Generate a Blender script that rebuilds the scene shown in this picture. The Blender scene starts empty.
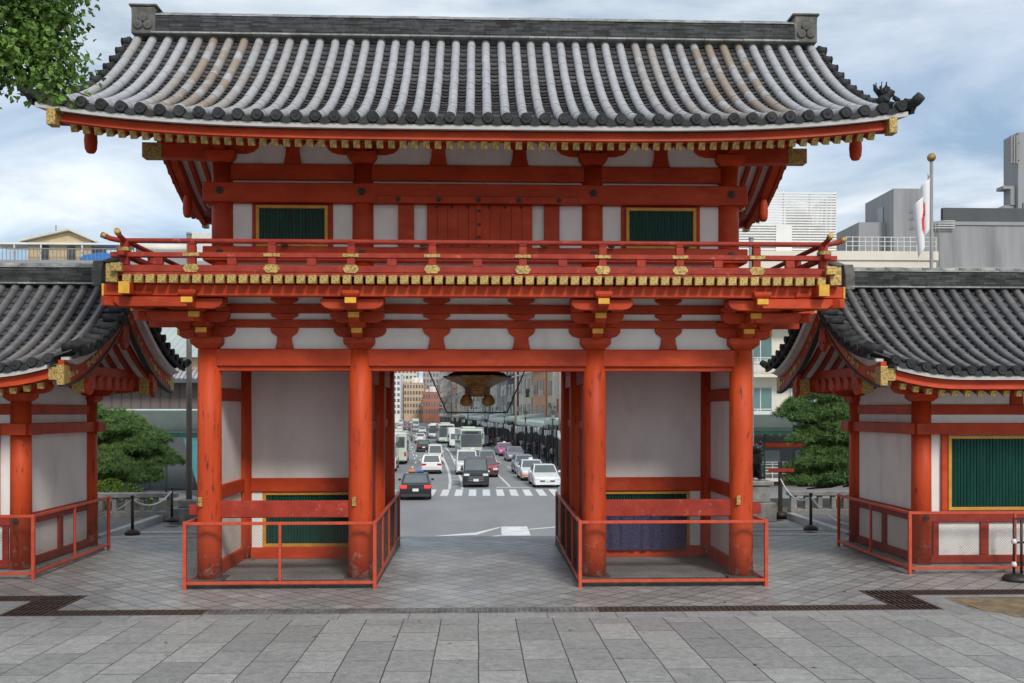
import bpy, math, random
from mathutils import Vector, Matrix
random.seed(11)
R = math.radians
S = bpy.context.scene
C = S.collection
PI = math.pi

# ------------------------------------------------------------------ camera
CAMH = 2.56
cd = bpy.data.cameras.new('camera'); cam = bpy.data.objects.new('camera', cd); C.objects.link(cam)
cd.sensor_width = 36; cd.lens = 36 * 960 / 1024
cd.shift_y = (411 - 341.5) / 1024
cd.clip_start = 0.1; cd.clip_end = 6000
cam.location = (0, 0, CAMH); cam.rotation_euler = (R(90), 0, R(-2.0))
S.camera = cam

# ------------------------------------------------------------------ sky, sun, exposure
SUN_EL, SUN_AZ = 40.0, 160.0          # azimuth of the light's origin, degrees clockwise from +Y
W = bpy.data.worlds.new('World'); S.world = W; W.use_nodes = True
nt = W.node_tree; nt.nodes.clear()
def N(nt, t, **kw):
    n = nt.nodes.new(t)
    for k, v in kw.items():
        if k == 'inp':
            for a, b in v.items(): n.inputs[a].default_value = b
        else: setattr(n, k, v)
    return n
sky = N(nt, 'ShaderNodeTexSky', sky_type='NISHITA', sun_disc=False)
sky.sun_elevation = R(SUN_EL); sky.sun_rotation = R(SUN_AZ)
sky.air_density = 1.0; sky.dust_density = 1.5
tc = N(nt, 'ShaderNodeTexCoord')
sep = N(nt, 'ShaderNodeSeparateXYZ'); nt.links.new(tc.outputs['Generated'], sep.inputs[0])
zz = N(nt, 'ShaderNodeMath', operation='MAXIMUM', inp={1: 0.0}); nt.links.new(sep.outputs['Z'], zz.inputs[0])
za = N(nt, 'ShaderNodeMath', operation='ADD', inp={1: 0.16}); nt.links.new(zz.outputs[0], za.inputs[0])
dx = N(nt, 'ShaderNodeMath', operation='DIVIDE'); nt.links.new(sep.outputs['X'], dx.inputs[0]); nt.links.new(za.outputs[0], dx.inputs[1])
dy = N(nt, 'ShaderNodeMath', operation='DIVIDE'); nt.links.new(sep.outputs['Y'], dy.inputs[0]); nt.links.new(za.outputs[0], dy.inputs[1])
cmb = N(nt, 'ShaderNodeCombineXYZ', inp={2: 3.7}); nt.links.new(dx.outputs[0], cmb.inputs[0]); nt.links.new(dy.outputs[0], cmb.inputs[1])
n1 = N(nt, 'ShaderNodeTexNoise', inp={'Scale': 0.85, 'Detail': 7.0, 'Roughness': 0.52, 'Distortion': 0.35}); nt.links.new(cmb.outputs[0], n1.inputs['Vector'])
n2 = N(nt, 'ShaderNodeTexNoise', inp={'Scale': 1.7, 'Detail': 6.0, 'Roughness': 0.55, 'Distortion': 0.5}); nt.links.new(cmb.outputs[0], n2.inputs['Vector'])
_cx = N(nt, 'ShaderNodeMath', operation='MULTIPLY_ADD', inp={1: -0.07}); nt.links.new(sep.outputs['X'], _cx.inputs[0]); nt.links.new(n1.outputs['Fac'], _cx.inputs[2])
r1 = N(nt, 'ShaderNodeMapRange', interpolation_type='SMOOTHSTEP', inp={1: 0.36, 2: 0.58, 3: 0.62, 4: 1.0}); nt.links.new(_cx.outputs[0], r1.inputs[0])
cr = N(nt, 'ShaderNodeValToRGB'); nt.links.new(n2.outputs['Fac'], cr.inputs[0])
cr.color_ramp.elements[0].position = 0.34; cr.color_ramp.elements[0].color = (0.25, 0.35, 0.46, 1)
cr.color_ramp.elements[1].position = 0.66; cr.color_ramp.elements[1].color = (0.80, 0.84, 0.88, 1)
sc_ = N(nt, 'ShaderNodeVectorMath', operation='SCALE', inp={3: 7.2}); nt.links.new(cr.outputs[0], sc_.inputs[0])
mx = N(nt, 'ShaderNodeMix', data_type='RGBA'); nt.links.new(r1.outputs[0], mx.inputs[0])
nt.links.new(sky.outputs[0], mx.inputs[6]); nt.links.new(sc_.outputs[0], mx.inputs[7])
bg = N(nt, 'ShaderNodeBackground', inp={'Strength': 0.10}); nt.links.new(mx.outputs[2], bg.inputs[0])
wo = N(nt, 'ShaderNodeOutputWorld'); nt.links.new(bg.outputs[0], wo.inputs[0])
ld = bpy.data.lights.new('sun', 'SUN'); sun = bpy.data.objects.new('sun', ld); C.objects.link(sun)
ld.energy = 1.5; ld.angle = R(13); ld.color = (1.0, 0.95, 0.88)
_d = Vector((math.sin(R(SUN_AZ)) * math.cos(R(SUN_EL)), math.cos(R(SUN_AZ)) * math.cos(R(SUN_EL)), math.sin(R(SUN_EL))))
sun.rotation_euler = _d.to_track_quat('Z', 'Y').to_euler(); sun.location = (0, 0, 40)
S.view_settings.view_transform = 'Standard'; S.view_settings.look = 'None'
S.view_settings.exposure = 0.84; S.view_settings.gamma = 1.0; S.view_settings.use_curve_mapping = False
S.cycles.use_denoising = True; S.cycles.max_bounces = 8

# ------------------------------------------------------------------ materials
def mat(name, c1, c2=None, rough=0.6, scale=4.0, detail=6.0, bump=0.0, bscale=None, metal=0.0, lo=0.35, hi=0.65,
        stretch=(1, 1, 1), rnd=0.0, island=0.0, c3=None, s3=1.0, p3=(0.55, 0.75), spec=0.5, wear=None, emit=None, coat=0.0):
    m = bpy.data.materials.new(name); m.use_nodes = True
    t = m.node_tree; b = t.nodes['Principled BSDF']
    b.inputs['Roughness'].default_value = rough; b.inputs['Metallic'].default_value = metal
    b.inputs['Specular IOR Level'].default_value = spec
    if coat: b.inputs['Coat Weight'].default_value = coat
    c2 = c2 or tuple(x * 0.8 for x in c1)
    co = N(t, 'ShaderNodeTexCoord'); mp = N(t, 'ShaderNodeMapping'); mp.inputs['Scale'].default_value = stretch
    t.links.new(co.outputs['Object'], mp.inputs[0])
    n = N(t, 'ShaderNodeTexNoise', inp={'Scale': scale, 'Detail': detail, 'Roughness': 0.6}); t.links.new(mp.outputs[0], n.inputs['Vector'])
    rr = N(t, 'ShaderNodeMapRange', inp={1: lo, 2: hi}); t.links.new(n.outputs['Fac'], rr.inputs[0])
    mix = N(t, 'ShaderNodeMix', data_type='RGBA'); t.links.new(rr.outputs[0], mix.inputs[0])
    mix.inputs[6].default_value = (*c1, 1); mix.inputs[7].default_value = (*c2, 1)
    out = mix.outputs[2]
    if c3:
        nn = N(t, 'ShaderNodeTexNoise', inp={'Scale': s3, 'Detail': 8.0, 'Roughness': 0.65}); t.links.new(mp.outputs[0], nn.inputs['Vector'])
        r3 = N(t, 'ShaderNodeMapRange', inp={1: p3[0], 2: p3[1]}); t.links.new(nn.outputs['Fac'], r3.inputs[0])
        m3 = N(t, 'ShaderNodeMix', data_type='RGBA'); t.links.new(r3.outputs[0], m3.inputs[0])
        t.links.new(out, m3.inputs[6]); m3.inputs[7].default_value = (*c3, 1); out = m3.outputs[2]
    if wear:      # scuffed paint low on the thing: (height where it ends, colour)
        se = N(t, 'ShaderNodeSeparateXYZ'); t.links.new(co.outputs['Object'], se.inputs[0])
        a = N(t, 'ShaderNodeMapRange', inp={1: 0.05, 2: wear[0], 3: 0.22, 4: 0.0}); t.links.new(se.outputs['Z'], a.inputs[0])
        nw = N(t, 'ShaderNodeTexNoise', inp={'Scale': 7.0, 'Detail': 9.0, 'Roughness': 0.7}); t.links.new(co.outputs['Object'], nw.inputs['Vector'])
        ad = N(t, 'ShaderNodeMath', operation='ADD'); t.links.new(a.outputs[0], ad.inputs[0]); t.links.new(nw.outputs['Fac'], ad.inputs[1])
        st = N(t, 'ShaderNodeMapRange', inp={1: 0.70, 2: 0.82, 3: 0.0, 4: 0.55}); t.links.new(ad.outputs[0], st.inputs[0])
        m4 = N(t, 'ShaderNodeMix', data_type='RGBA'); t.links.new(st.outputs[0], m4.inputs[0])
        t.links.new(out, m4.inputs[6]); m4.inputs[7].default_value = (*wear[1], 1); out = m4.outputs[2]
    if rnd or island:
        if island:
            g = N(t, 'ShaderNodeNewGeometry'); src = g.outputs['Random Per Island']; amt = island
        else:
            g = N(t, 'ShaderNodeObjectInfo'); src = g.outputs['Random']; amt = rnd
        rv = N(t, 'ShaderNodeMapRange', inp={3: 1 - amt, 4: 1 + amt}); t.links.new(src, rv.inputs[0])
        vm = N(t, 'ShaderNodeVectorMath', operation='SCALE'); t.links.new(out, vm.inputs[0]); t.links.new(rv.outputs[0], vm.inputs[3]); out = vm.outputs[0]
    t.links.new(out, b.inputs['Base Color'])
    if bump:
        nb = N(t, 'ShaderNodeTexNoise', inp={'Scale': bscale or scale * 5, 'Detail': 6.0, 'Roughness': 0.6}); t.links.new(mp.outputs[0], nb.inputs['Vector'])
        bp = N(t, 'ShaderNodeBump', inp={'Strength': bump, 'Distance': 0.02}); t.links.new(nb.outputs['Fac'], bp.inputs['Height'])
        t.links.new(bp.outputs[0], b.inputs['Normal'])
    if emit:
        b.inputs['Emission Color'].default_value = (*emit[0], 1); b.inputs['Emission Strength'].default_value = emit[1]
    return m

def brick(name, c1, c2, mort, bw, rh, offset=0.5, rot=0.0, swap=False, msize=0.012, rough=0.75, grime=(0.1, 0.1, 0.1), gs=0.5, gp=(0.5, 0.8), bump=0.35, jit=None, spec=0.4, axes=None):
    m = bpy.data.materials.new(name); m.use_nodes = True
    t = m.node_tree; b = t.nodes['Principled BSDF']; b.inputs['Specular IOR Level'].default_value = spec
    co = N(t, 'ShaderNodeTexCoord')
    src = co.outputs['Object']
    if swap or axes:
        se = N(t, 'ShaderNodeSeparateXYZ'); cb = N(t, 'ShaderNodeCombineXYZ'); t.links.new(src, se.inputs[0])
        ax = axes or ('Y', 'X')
        t.links.new(se.outputs[ax[0]], cb.inputs[0]); t.links.new(se.outputs[ax[1]], cb.inputs[1]); src = cb.outputs[0]
    mp = N(t, 'ShaderNodeMapping'); mp.inputs['Rotation'].default_value = (0, 0, R(rot)); t.links.new(src, mp.inputs[0])
    # wobble the joints a little
    nw = N(t, 'ShaderNodeTexNoise', inp={'Scale': 2.5, 'Detail': 3.0}); t.links.new(mp.outputs[0], nw.inputs['Vector'])
    sb = N(t, 'ShaderNodeVectorMath', operation='SUBTRACT'); t.links.new(nw.outputs['Color'], sb.inputs[0]); sb.inputs[1].default_value = (0.5, 0.5, 0.5)
    scl = N(t, 'ShaderNodeVectorMath', operation='SCALE', inp={3: 0.02}); t.links.new(sb.outputs[0], scl.inputs[0])
    ad = N(t, 'ShaderNodeVectorMath', operation='ADD'); t.links.new(mp.outputs[0], ad.inputs[0]); t.links.new(scl.outputs[0], ad.inputs[1])
    bt = N(t, 'ShaderNodeTexBrick', offset=offset, inp={'Scale': 1.0, 'Mortar Size': msize, 'Mortar Smooth': 0.2, 'Brick Width': bw, 'Row Height': rh, 'Bias': 0.0})
    bt.inputs['Color1'].default_value = (*c1, 1); bt.inputs['Color2'].default_value = (*c2, 1); bt.inputs['Mortar'].default_value = (*mort, 1)
    t.links.new(ad.outputs[0], bt.inputs['Vector'])
    g = N(t, 'ShaderNodeTexNoise', inp={'Scale': gs, 'Detail': 9.0, 'Roughness': 0.68}); t.links.new(co.outputs['Object'], g.inputs['Vector'])
    gr = N(t, 'ShaderNodeMapRange', inp={1: gp[0], 2: gp[1], 3: 0.0, 4: 0.75}); t.links.new(g.outputs['Fac'], gr.inputs[0])
    mx = N(t, 'ShaderNodeMix', data_type='RGBA'); t.links.new(gr.outputs[0], mx.inputs[0]); t.links.new(bt.outputs['Color'], mx.inputs[6]); mx.inputs[7].default_value = (*grime, 1)
    f = N(t, 'ShaderNodeTexNoise', inp={'Scale': 90.0, 'Detail': 3.0, 'Roughness': 0.7}); t.links.new(co.outputs['Object'], f.inputs['Vector'])
    fr = N(t, 'ShaderNodeMapRange', inp={1: 0.3, 2: 0.7, 3: 0.66, 4: 1.34}); t.links.new(f.outputs['Fac'], fr.inputs[0])
    vm = N(t, 'ShaderNodeVectorMath', operation='SCALE'); t.links.new(mx.outputs[2], vm.inputs[0]); t.links.new(fr.outputs[0], vm.inputs[3])
    k1 = N(t, 'ShaderNodeTexNoise', inp={'Scale': 11.0, 'Detail': 7.0, 'Roughness': 0.75}); t.links.new(co.outputs['Object'], k1.inputs['Vector'])
    k2 = N(t, 'ShaderNodeMapRange', inp={1: 0.32, 2: 0.68, 3: 0.74, 4: 1.26}); t.links.new(k1.outputs['Fac'], k2.inputs[0])
    v2 = N(t, 'ShaderNodeVectorMath', operation='SCALE'); t.links.new(vm.outputs[0], v2.inputs[0]); t.links.new(k2.outputs[0], v2.inputs[3])
    k3 = N(t, 'ShaderNodeTexNoise', inp={'Scale': 3.1, 'Detail': 10.0, 'Roughness': 0.8}); t.links.new(mp.outputs[0], k3.inputs['Vector'])
    k4 = N(t, 'ShaderNodeMapRange', inp={1: 0.585, 2: 0.66, 3: 1.0, 4: 0.62}); t.links.new(k3.outputs['Fac'], k4.inputs[0])
    v3 = N(t, 'ShaderNodeVectorMath', operation='SCALE'); t.links.new(v2.outputs[0], v3.inputs[0]); t.links.new(k4.outputs[0], v3.inputs[3])
    t.links.new(v3.outputs[0], b.inputs['Base Color'])
    rr = N(t, 'ShaderNodeMapRange', inp={1: 0.3, 2: 0.7, 3: rough - 0.14, 4: rough + 0.12}); t.links.new(g.outputs['Fac'], rr.inputs[0]); t.links.new(rr.outputs[0], b.inputs['Roughness'])
    inv = N(t, 'ShaderNodeMath', operation='MULTIPLY_ADD', inp={1: -1.0, 2: 1.0}); t.links.new(bt.outputs['Fac'], inv.inputs[0])
    fm = N(t, 'ShaderNodeMath', operation='MULTIPLY_ADD', inp={1: 0.18}); t.links.new(f.outputs['Fac'], fm.inputs[0]); t.links.new(inv.outputs[0], fm.inputs[2])
    bp = N(t, 'ShaderNodeBump', inp={'Strength': bump, 'Distance': 0.012}); t.links.new(fm.outputs[0], bp.inputs['Height']); t.links.new(bp.outputs[0], b.inputs['Normal'])
    return m

def tilemat(name, base, dark, brown, rough=0.42, spec=0.5, var=0.25, attr=True):
    m = bpy.data.materials.new(name); m.use_nodes = True
    t = m.node_tree; b = t.nodes['Principled BSDF']; b.inputs['Specular IOR Level'].default_value = spec
    co = N(t, 'ShaderNodeTexCoord'); g = N(t, 'ShaderNodeNewGeometry')
    n = N(t, 'ShaderNodeTexNoise', inp={'Scale': 5.0, 'Detail': 8.0, 'Roughness': 0.65}); t.links.new(co.outputs['Object'], n.inputs['Vector'])
    rr = N(t, 'ShaderNodeMapRange', inp={1: 0.35, 2: 0.7}); t.links.new(n.outputs['Fac'], rr.inputs[0])
    mx = N(t, 'ShaderNodeMix', data_type='RGBA'); t.links.new(rr.outputs[0], mx.inputs[0]); mx.inputs[6].default_value = (*base, 1); mx.inputs[7].default_value = (*dark, 1)
    at = N(t, 'ShaderNodeAttribute', attribute_name='weather')
    n2 = N(t, 'ShaderNodeTexNoise', inp={'Scale': 9.0, 'Detail': 5.0, 'Roughness': 0.6}); t.links.new(co.outputs['Object'], n2.inputs['Vector'])
    is1 = N(t, 'ShaderNodeMath', operation='MULTIPLY_ADD', inp={1: 0.5}); t.links.new(g.outputs['Random Per Island'], is1.inputs[0]); t.links.new(n2.outputs['Fac'], is1.inputs[2])
    a2 = N(t, 'ShaderNodeMapRange', inp={1: 0.55, 2: 0.8}); t.links.new(is1.outputs[0], a2.inputs[0])
    ml = N(t, 'ShaderNodeMath', operation='MULTIPLY'); t.links.new(a2.outputs[0], ml.inputs[0]); t.links.new(at.outputs['Fac'], ml.inputs[1])
    m2 = N(t, 'ShaderNodeMix', data_type='RGBA'); t.links.new(ml.outputs[0], m2.inputs[0]); t.links.new(mx.outputs[2], m2.inputs[6]); m2.inputs[7].default_value = (*brown, 1)
    rv = N(t, 'ShaderNodeMapRange', inp={3: 1 - var, 4: 1 + var}); t.links.new(g.outputs['Random Per Island'], rv.inputs[0])
    vm = N(t, 'ShaderNodeVectorMath', operation='SCALE'); t.links.new(m2.outputs[2], vm.inputs[0]); t.links.new(rv.outputs[0], vm.inputs[3])
    t.links.new(vm.outputs[0], b.inputs['Base Color'])
    ro = N(t, 'ShaderNodeMapRange', inp={3: rough - 0.1, 4: rough + 0.15}); t.links.new(n.outputs['Fac'], ro.inputs[0]); t.links.new(ro.outputs[0], b.inputs['Roughness'])
    bp = N(t, 'ShaderNodeBump', inp={'Strength': 0.15, 'Distance': 0.01}); t.links.new(n2.outputs['Fac'], bp.inputs['Height']); t.links.new(bp.outputs[0], b.inputs['Normal'])
    return m

M = {}
M['red'] = mat('vermilion paint', (0.49, 0.056, 0.013), (0.34, 0.033, 0.009), 0.55, spec=0.25, scale=3.5, bump=0.2, bscale=34, stretch=(.5, 1, 1), rnd=0.14, c3=(0.56, 0.115, 0.045), s3=4.5, p3=(0.55, 0.90))
M['redcol'] = mat('weathered vermilion column', (0.55, 0.072, 0.017), (0.39, 0.042, 0.011), 0.55, spec=0.25, scale=3.0, bump=0.25, bscale=22, stretch=(1, 1, 0.18), rnd=0.06,
                  c3=(0.13, 0.018, 0.010), s3=17.0, p3=(0.57, 0.68), wear=(0.9, (0.62, 0.48, 0.42)))
M['redrail'] = mat('faded vermilion rail', (0.34, 0.040, 0.022), (0.23, 0.024, 0.014), 0.6, spec=0.25, scale=5, bump=0.15, bscale=30, rnd=0.1, c3=(0.5, 0.2, 0.14), s3=9, p3=(0.6, 0.8))
M['fencered'] = mat('orange red fence paint', (0.56, 0.085, 0.040), (0.42, 0.06, 0.03), 0.5, spec=0.3, scale=8, bump=0.08, c3=(0.25, 0.06, 0.03), s3=14, p3=(0.62, 0.8))
M['plaster'] = mat('white plaster', (0.78, 0.755, 0.72), (0.70, 0.675, 0.64), 0.85, scale=2.2, bump=0.10, bscale=45, stretch=(1, 1, .45), c3=(0.60, 0.565, 0.52), s3=2.2, p3=(0.52, 0.85), wear=(.55, (.34, .31, .27)))
M['greyplaster'] = mat('dusty plaster', (0.72, 0.68, 0.65), (0.64, 0.60, 0.575), 0.9, scale=1.6, bump=0.10, bscale=40, stretch=(1, 1, .5), c3=(0.59, 0.55, 0.515), s3=1.6, p3=(0.50, 0.85))
M['whiteboard'] = mat('white eave board', (0.52, 0.505, 0.48), (0.40, 0.385, 0.37), 0.8, scale=3, c3=(0.2, 0.18, 0.16), s3=2.5, p3=(0.64, 0.74))
M['gold'] = mat('gilt metal', (0.52, 0.355, 0.11), (0.26, 0.17, 0.052), 0.5, scale=34, detail=2, lo=0.42, hi=0.6, bump=0.5, bscale=34, metal=0.3, rnd=0.12)
M['yellow'] = mat('yellow end paint', (0.72, 0.40, 0.03), (0.55, 0.29, 0.03), 0.6, scale=12, rnd=0.1)
M['frameyellow'] = mat('ochre window frame paint', (0.60, 0.29, 0.035), (0.46, 0.21, 0.03), 0.6, scale=6)
M['green'] = mat('dark green slat paint', (0.012, 0.10, 0.075), (0.008, 0.065, 0.05), 0.5, scale=3, stretch=(6, 6, 0.5), bump=0.1, rnd=0.1)
M['black'] = mat('black iron', (0.015, 0.014, 0.013), (0.03, 0.026, 0.022), 0.55, scale=12)
M['tilelight'] = tilemat('silver grey roof tile', (0.40, 0.405, 0.42), (0.32, 0.325, 0.34), (0.27, 0.215, 0.165), 0.4, var=0.05)
M['tilepan'] = tilemat('dark pan tile', (0.085, 0.088, 0.095), (0.035, 0.036, 0.04), (0.10, 0.08, 0.06), 0.65, var=0.35, spec=0.2)
M['tiledark'] = tilemat('charcoal roof tile', (0.135, 0.137, 0.143), (0.09, 0.092, 0.097), (0.19, 0.17, 0.15), 0.26, var=0.14, spec=0.7)
M['tileedge'] = mat('dark tile end', (0.042, 0.044, 0.046), (0.02, 0.021, 0.022), 0.7, spec=0.2, scale=8, bump=0.2, island=0.3)
M['ridge'] = tilemat('ridge tile courses', (0.062, 0.064, 0.065), (0.028, 0.029, 0.03), (0.09, 0.08, 0.06), 0.7, var=0.45, spec=0.2)
M['ridgecap'] = mat('pale ridge cap tile', (0.30, 0.31, 0.30), (0.16, 0.165, 0.15), 0.6, scale=5, island=0.25)
M['oni'] = mat('weathered ridge end tile', (0.12, 0.117, 0.105), (0.07, 0.068, 0.06), 0.8, scale=5, bump=0.4, bscale=14, c3=(0.26, 0.24, 0.19), s3=3)
M['stone'] = mat('grey granite', (0.30, 0.295, 0.28), (0.20, 0.195, 0.185), 0.85, scale=6, bump=0.3, bscale=50, c3=(0.10, 0.098, 0.085), s3=1.8, p3=(0.52, 0.78), rnd=0.12)
M['palestone'] = mat('pale kerb granite', (0.40, 0.395, 0.38), (0.30, 0.295, 0.285), 0.85, scale=8, bump=0.2, bscale=60, c3=(0.2, 0.195, 0.18), s3=2.5)
M['basestone'] = mat('dark plinth stone', (0.10, 0.096, 0.085), (0.06, 0.058, 0.05), 0.9, scale=5, bump=0.3, c3=(0.17, 0.165, 0.15), s3=3)
M['concretefloor'] = mat('worn floor concrete', (0.24, 0.235, 0.225), (0.16, 0.157, 0.15), 0.85, scale=1.5, bump=0.1, bscale=40)
M['wire'] = mat('galvanised wire', (0.10, 0.075, 0.065), (0.06, 0.045, 0.04), 0.55, scale=20, metal=0.4)
M['rust'] = mat('rusty grating steel', (0.10, 0.065, 0.05), (0.05, 0.036, 0.03), 0.65, scale=14, metal=0.2, bump=0.2)
M['steel'] = mat('worn grating steel', (0.26, 0.26, 0.255), (0.11, 0.105, 0.10), 0.5, scale=3, metal=0.3)
M['pit'] = mat('drain pit', (0.012, 0.011, 0.01), (0.02, 0.018, 0.016), 0.9)
M['bronze'] = mat('old bronze', (0.48, 0.29, 0.085), (0.20, 0.115, 0.035), 0.45, scale=9, detail=5, bump=0.5, bscale=26, metal=0.1)
M['bronzedark'] = mat('dark bronze', (0.035, 0.026, 0.018), (0.02, 0.016, 0.012), 0.5, scale=6, metal=0.5)
M['post'] = mat('brown painted steel post', (0.035, 0.018, 0.014), (0.02, 0.012, 0.01), 0.5, scale=10)
M['chain'] = mat('white plastic chain', (0.74, 0.73, 0.70), (0.6, 0.59, 0.56), 0.5, scale=12)
M['polewood'] = mat('weathered pole', (0.20, 0.17, 0.14), (0.12, 0.10, 0.085), 0.85, scale=4, stretch=(3, 3, 0.3), bump=0.3)
M['polegrey'] = mat('grey painted pole', (0.26, 0.25, 0.25), (0.20, 0.19, 0.19), 0.55, scale=3, stretch=(1, 1, 0.3))
M['bark'] = mat('tree bark', (0.085, 0.06, 0.045), (0.045, 0.032, 0.025), 0.9, scale=6, stretch=(2, 2, 0.5), bump=0.6, bscale=18)
M['pine'] = mat('pine needles', (0.125, 0.215, 0.060), (0.075, 0.145, 0.043), 0.6, scale=1.7, island=0.45, spec=0.3)
M['leaf'] = mat('broad leaves', (0.105, 0.190, 0.030), (0.055, 0.115, 0.022), 0.5, scale=1.5, island=0.5, spec=0.35)
M['shrub'] = mat('bright shrub leaves', (0.17, 0.27, 0.035), (0.10, 0.18, 0.025), 0.55, scale=3, island=0.4, spec=0.3)
M['cloth'] = mat('dark blue patterned cloth', (0.05, 0.05, 0.125), (0.024, 0.024, 0.065), 0.8, scale=40, detail=2, lo=0.45, hi=0.55)
M['lionstone'] = mat('dark bronze statue', (0.022, 0.03, 0.03), (0.012, 0.016, 0.016), 0.4, scale=6, bump=0.2, metal=0.3)
M['slabs'] = brick('granite slab paving', (0.330, 0.327, 0.312), (0.230, 0.229, 0.221), (0.045, 0.045, 0.042), 0.92, 0.474, 0.5, swap=True, msize=0.007, gs=0.55, gp=(0.50, 0.85), grime=(0.15, 0.15, 0.145), bump=0.4)
M['diamond'] = brick('diagonal paving', (0.33, 0.325, 0.312), (0.22, 0.218, 0.212), (0.05, 0.048, 0.045), 0.29, 0.29, 0.0, rot=45, msize=0.010, gs=0.6, gp=(0.48, 0.8), grime=(0.13, 0.129, 0.125), bump=0.18, rough=0.46, spec=0.6)
M['border'] = brick('border slab', (0.30, 0.299, 0.29), (0.25, 0.25, 0.243), (0.06, 0.06, 0.055), 0.9, 4.0, 0.0, msize=0.006, gs=0.9, grime=(0.12, 0.12, 0.115), bump=0.3)
M['gravel'] = mat('grey gravel', (0.20, 0.20, 0.195), (0.09, 0.09, 0.088), 0.95, scale=28, detail=8, bump=0.8, bscale=40)
M['dirt'] = mat('dry dirt', (0.25, 0.18, 0.105), (0.14, 0.10, 0.06), 0.95, scale=6, bump=0.5, bscale=35, c3=(0.10, 0.09, 0.05), s3=4)
M['asphalt'] = mat('street asphalt', (0.25, 0.253, 0.255), (0.21, 0.213, 0.215), 0.8, scale=0.35, bump=0.15, bscale=12, stretch=(1, 0.35, 1), c3=(0.16, 0.162, 0.164), s3=0.12, p3=(0.5, 0.75))
M['paint'] = mat('white road paint', (0.72, 0.73, 0.72), (0.55, 0.56, 0.55), 0.7, scale=1.5, c3=(0.28, 0.28, 0.28), s3=1.2, p3=(0.6, 0.75))
M['pavement'] = mat('pavement slabs', (0.22, 0.215, 0.21), (0.17, 0.167, 0.163), 0.85, scale=0.5)
M['earth'] = mat('planted earth', (0.10, 0.085, 0.05), (0.05, 0.06, 0.025), 0.95, scale=2, bump=0.6)

# ------------------------------------------------------------------ mesh helpers
def wloc(o):
    v = Vector((0, 0, 0))
    while o is not None:
        v += o.location; o = o.parent
    return v

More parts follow.
